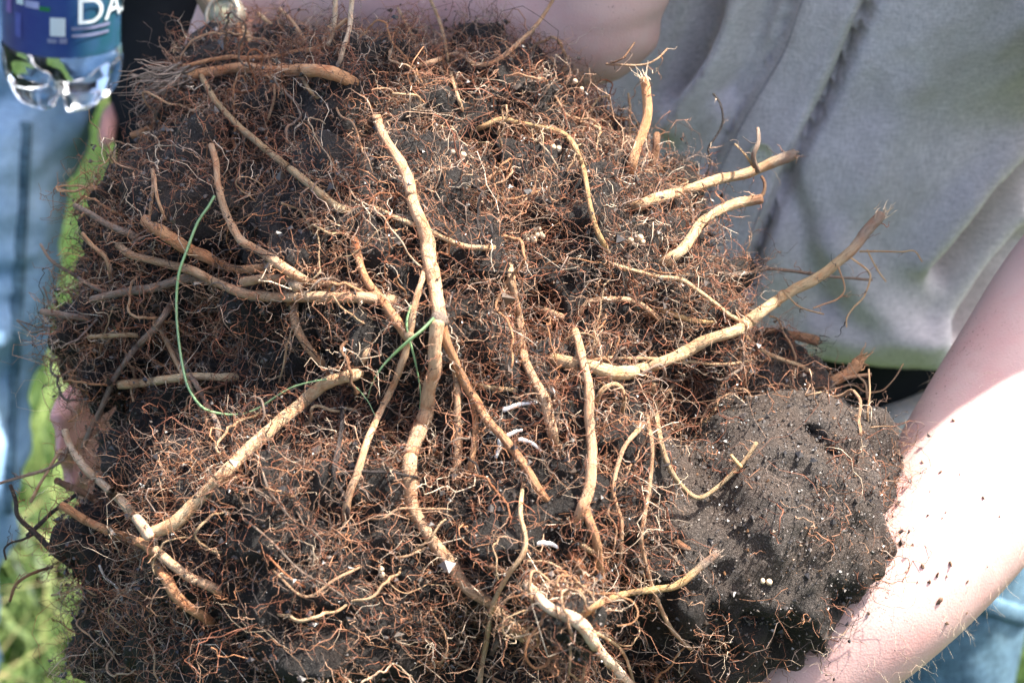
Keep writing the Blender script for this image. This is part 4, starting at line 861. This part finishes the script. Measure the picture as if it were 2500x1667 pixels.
t = np.vstack([np.stack([np.full(seg, 64*seg), (J+1) % seg, J], 1), np.stack([np.full(seg, 64*seg+1), 63*seg+J, 63*seg+(J+1) % seg], 1)])
obj('shell', mesh_np('bottle', hv, q, t), mat_clear('bottle_water', (.93, .98, 1.), 1.33, .01), bot)
M_CAP = mat_plain('cap', (.05, .15, .45), .4)
vv, q, t, _ = tube(np.array([(0, 0, .268), (0, 0, .28), (0, 0, .29)]), np.full(3, .0175), 24, dome=.05); obj('cap', mesh_np('cap', vv, q), M_CAP, bot)
def wrap(a0, a1, z0, z1, r, n=24):
    """patch of film bent round the bottle; angles in degrees seen from the front (0 = towards the camera, + = right)"""
    th = np.radians(-90+np.linspace(a0, a1, n)); v = np.vstack([np.c_[r*np.cos(th), r*np.sin(th), np.full(n, z)] for z in (z0, z1)]); i = np.arange(n-1)
    return v, np.stack([i, i+1, n+i+1, n+i], 1), np.zeros((0, 3), int)
RL = RB*.962
ml, tl, bl = mat('label_film', .35, .5); co = coords(tl)
sp_ = node(tl, 'ShaderNodeSeparateXYZ'); tl.links.new(co, sp_.inputs[0]); mr = node(tl, 'ShaderNodeMapRange'); mr.inputs[1].default_value = -.04; mr.inputs[2].default_value = .04
tl.links.new(sp_.outputs[0], mr.inputs[0]); cl = ramp(tl, mr.outputs[0], [(.0, (.07, .05, .16)), (.3, (.025, .035, .20)), (.6, (.02, .05, .22)), (.8, (.015, .085, .14)), (1., (.015, .07, .10))])
tl.links.new(mix(tl, ramp(tl, noise(tl, co, 40, 3), [(.4, g(0)), (.7, g(.5))]), cl, (.05, .10, .26)), bl.inputs['Base Color'])
lab = obj('label', mesh_np('label', *wrap(-180, 180, .046, .178, RL, 73)), ml, bot)
M_INK = mat_plain('label_white', (.62, .70, .74), .5, .3, .08); M_VIO = mat_plain('label_violet', (.22, .13, .36), .5); M_GRN = mat_plain('label_green', (.02, .16, .06), .5)
zpx = lambda y: (RL*SP-(y-250)*K*1.66)/CP
apx = lambda x: math.degrees(math.asin(max(-1, min(1, (x-149)*K*1.66/RL))))
def patch(x0, x1, y0, y1, m, name): 
    me = mesh_np(name, *wrap(apx(x0), apx(x1), zpx(y1), zpx(y0), RL+.0006, 10)); obj(name, me, m, lab)
patch(146, 182, 70, 112, M_INK, 'label_square'); patch(33, 47, -60, 80, M_VIO, 'label_stripe'); patch(14, 26, -40, 55, M_INK, 'label_stripe')
patch(62, 80, -30, 52, M_INK, 'label_panel'); patch(84, 130, -20, 0, M_INK, 'label_panel'); patch(84, 118, 22, 26, M_INK, 'label_panel'); patch(84, 120, 38, 54, mat_plain('label_lilac', (.35, .36, .58), .5), 'label_panel')
patch(120, 146, 47, 57, M_GRN, 'label_stripe'); patch(58, 74, 72, 128, mat_plain('label_blue', (.09, .10, .34), .5), 'label_stripe')
M_LIL = mat_plain('label_grey_lilac', (.22, .24, .38), .5)
patch(196, 276, 91, 98, M_LIL, 'label_line'); patch(196, 274, 108, 114, M_LIL, 'label_line'); patch(140, 162, 118, 128, M_LIL, 'label_line'); patch(168, 186, 116, 128, M_LIL, 'label_line')
tc = bpy.data.curves.new('text', 'FONT'); tc.body = 'DASANI'; tc.size = 1; to = bpy.data.objects.new('text', tc); C.objects.link(to)
tme = bpy.data.meshes.new_from_object(to.evaluated_get(bpy.context.evaluated_depsgraph_get())); bpy.data.objects.remove(to)
bm = bmesh.new(); bm.from_mesh(tme); bmesh.ops.triangulate(bm, faces=bm.faces); bmesh.ops.subdivide_edges(bm, edges=[e for e in bm.edges if e.calc_length() > .15], cuts=2); bm.to_mesh(tme); bm.free()
tv, _ = arrays(tme); z0 = zpx(84); sz_ = 62*K*1.70/.70; a0 = math.radians(apx(203)); xx = tv[:, 0]*sz_*.78/RL*1.5+a0-math.pi/2
move_verts(tme, np.c_[(RL+.0012)*np.cos(xx), (RL+.0012)*np.sin(xx), z0+tv[:, 1]*sz_]); obj('lettering', tme, M_INK, lab)

# ---- person in black behind the root ball
bk = empty('person', (-.13, 1.95, 0)); tag(bk, 'person in black clothes standing behind the root ball with one finger showing', 'person')
c0 = P(900, 200, 2.0); hb = V3(c0[0]+.02, c0[1]+.08, 0)
hd3, HL3 = head(hb+V3(0, 0, 1.58), (.2, -.95, -.2))
b3 = hd3+[loft([hb+V3(0, 0, .86), hb+V3(0, 0, 1.1), hb+V3(0, 0, 1.38)], [.14, .14, .16], [.09, .09, .09], (0, -1, 0)), chain([hb+V3(0, 0, 1.36), hb+V3(0, 0, 1.5)], [.065, .055])]
wb = P(400, 60, 2.04); b3 += [chain([hb+V3(-.17, 0, 1.36), hb+V3(-.26, .0, 1.1), wb], [.055, .045, .028])]
b3 += hand(wb, P(360, 190, 2.03), (0, -1, 0), (1, 0, .0), .30, .8, .3)
b3 += [chain([P(360, 190, 2.07), P(310, 240, 2.06), P(268, 290, 2.02), P(258, 352, 2.0)], [.010, .0098, .0092, .0080], 12)]
w3 = P(375, 935, 1.63); e3 = P(760, 620, 1.80); b3 += [chain([hb+V3(.17, 0, 1.36), e3, w3], [.055, .045, .028])]+hand(w3, P(258, 1030, 1.575), UPV, (.45, -.85, 0), .10, 1.05, .9)
obj('body', local(remesh(b3, .007, 4), bk), mat_skin('skin_ruddy', (.56, .31, .27), (.54, .22, .19)), bk)
j3 = [loft([P(400, 450, 2.06), P(432, 270, 2.06), P(450, 60, 2.07), P(520, -200, 2.08), hb+V3(0, 0, 1.40)], [.040, .058, .062, .085, .16], [.07, .085, .09, .10, .10], (0, -1, 0)), loft([hb+V3(0, 0, .80), hb+V3(0, 0, 1.1), hb+V3(0, 0, 1.38), hb+V3(0, 0, 1.46)], [.15, .16, .18, .08], [.11, .11, .11, .08], (0, -1, 0)),
      chain([hb+V3(-.15, 0, 1.38), hb+V3(-.26, 0, 1.1), P(420, 60, 2.04)], [.075, .065, .045]), chain([hb+V3(.15, 0, 1.38), e3, w3+(e3-w3)*.35], [.075, .065, .05])]
obj('jacket', local(remesh(j3, .011, 4), bk), M_BLACK, bk)
t3 = [loft([hb+V3(0, 0, .95), hb+V3(0, 0, .8)], [.15, .16], [.11, .12], (0, -1, 0))]+[loft([hb+V3(x, 0, .84), hb+V3(x, .01, .5), hb+V3(x*1.1, .04, .06)], [.085, .07, .06], [.09, .075, .065], (0, -1, 0)) for x in (-.09, .09)]
obj('trousers', local(remesh(t3, .009, 4), bk), M_BLACK, bk)
for x in (-.1, .1):
    f_ = hb+V3(x, .02, .05); obj('shoe', local(remesh([loft([f_+V3(0, .09, 0), f_, f_+V3(0, -.1, -.01), f_+V3(0, -.17, -.02)], [.035, .043, .046, .036], [.045, .05, .036, .026], (0, 0, 1))], .009, 3), bk), M_SHOE, bk)
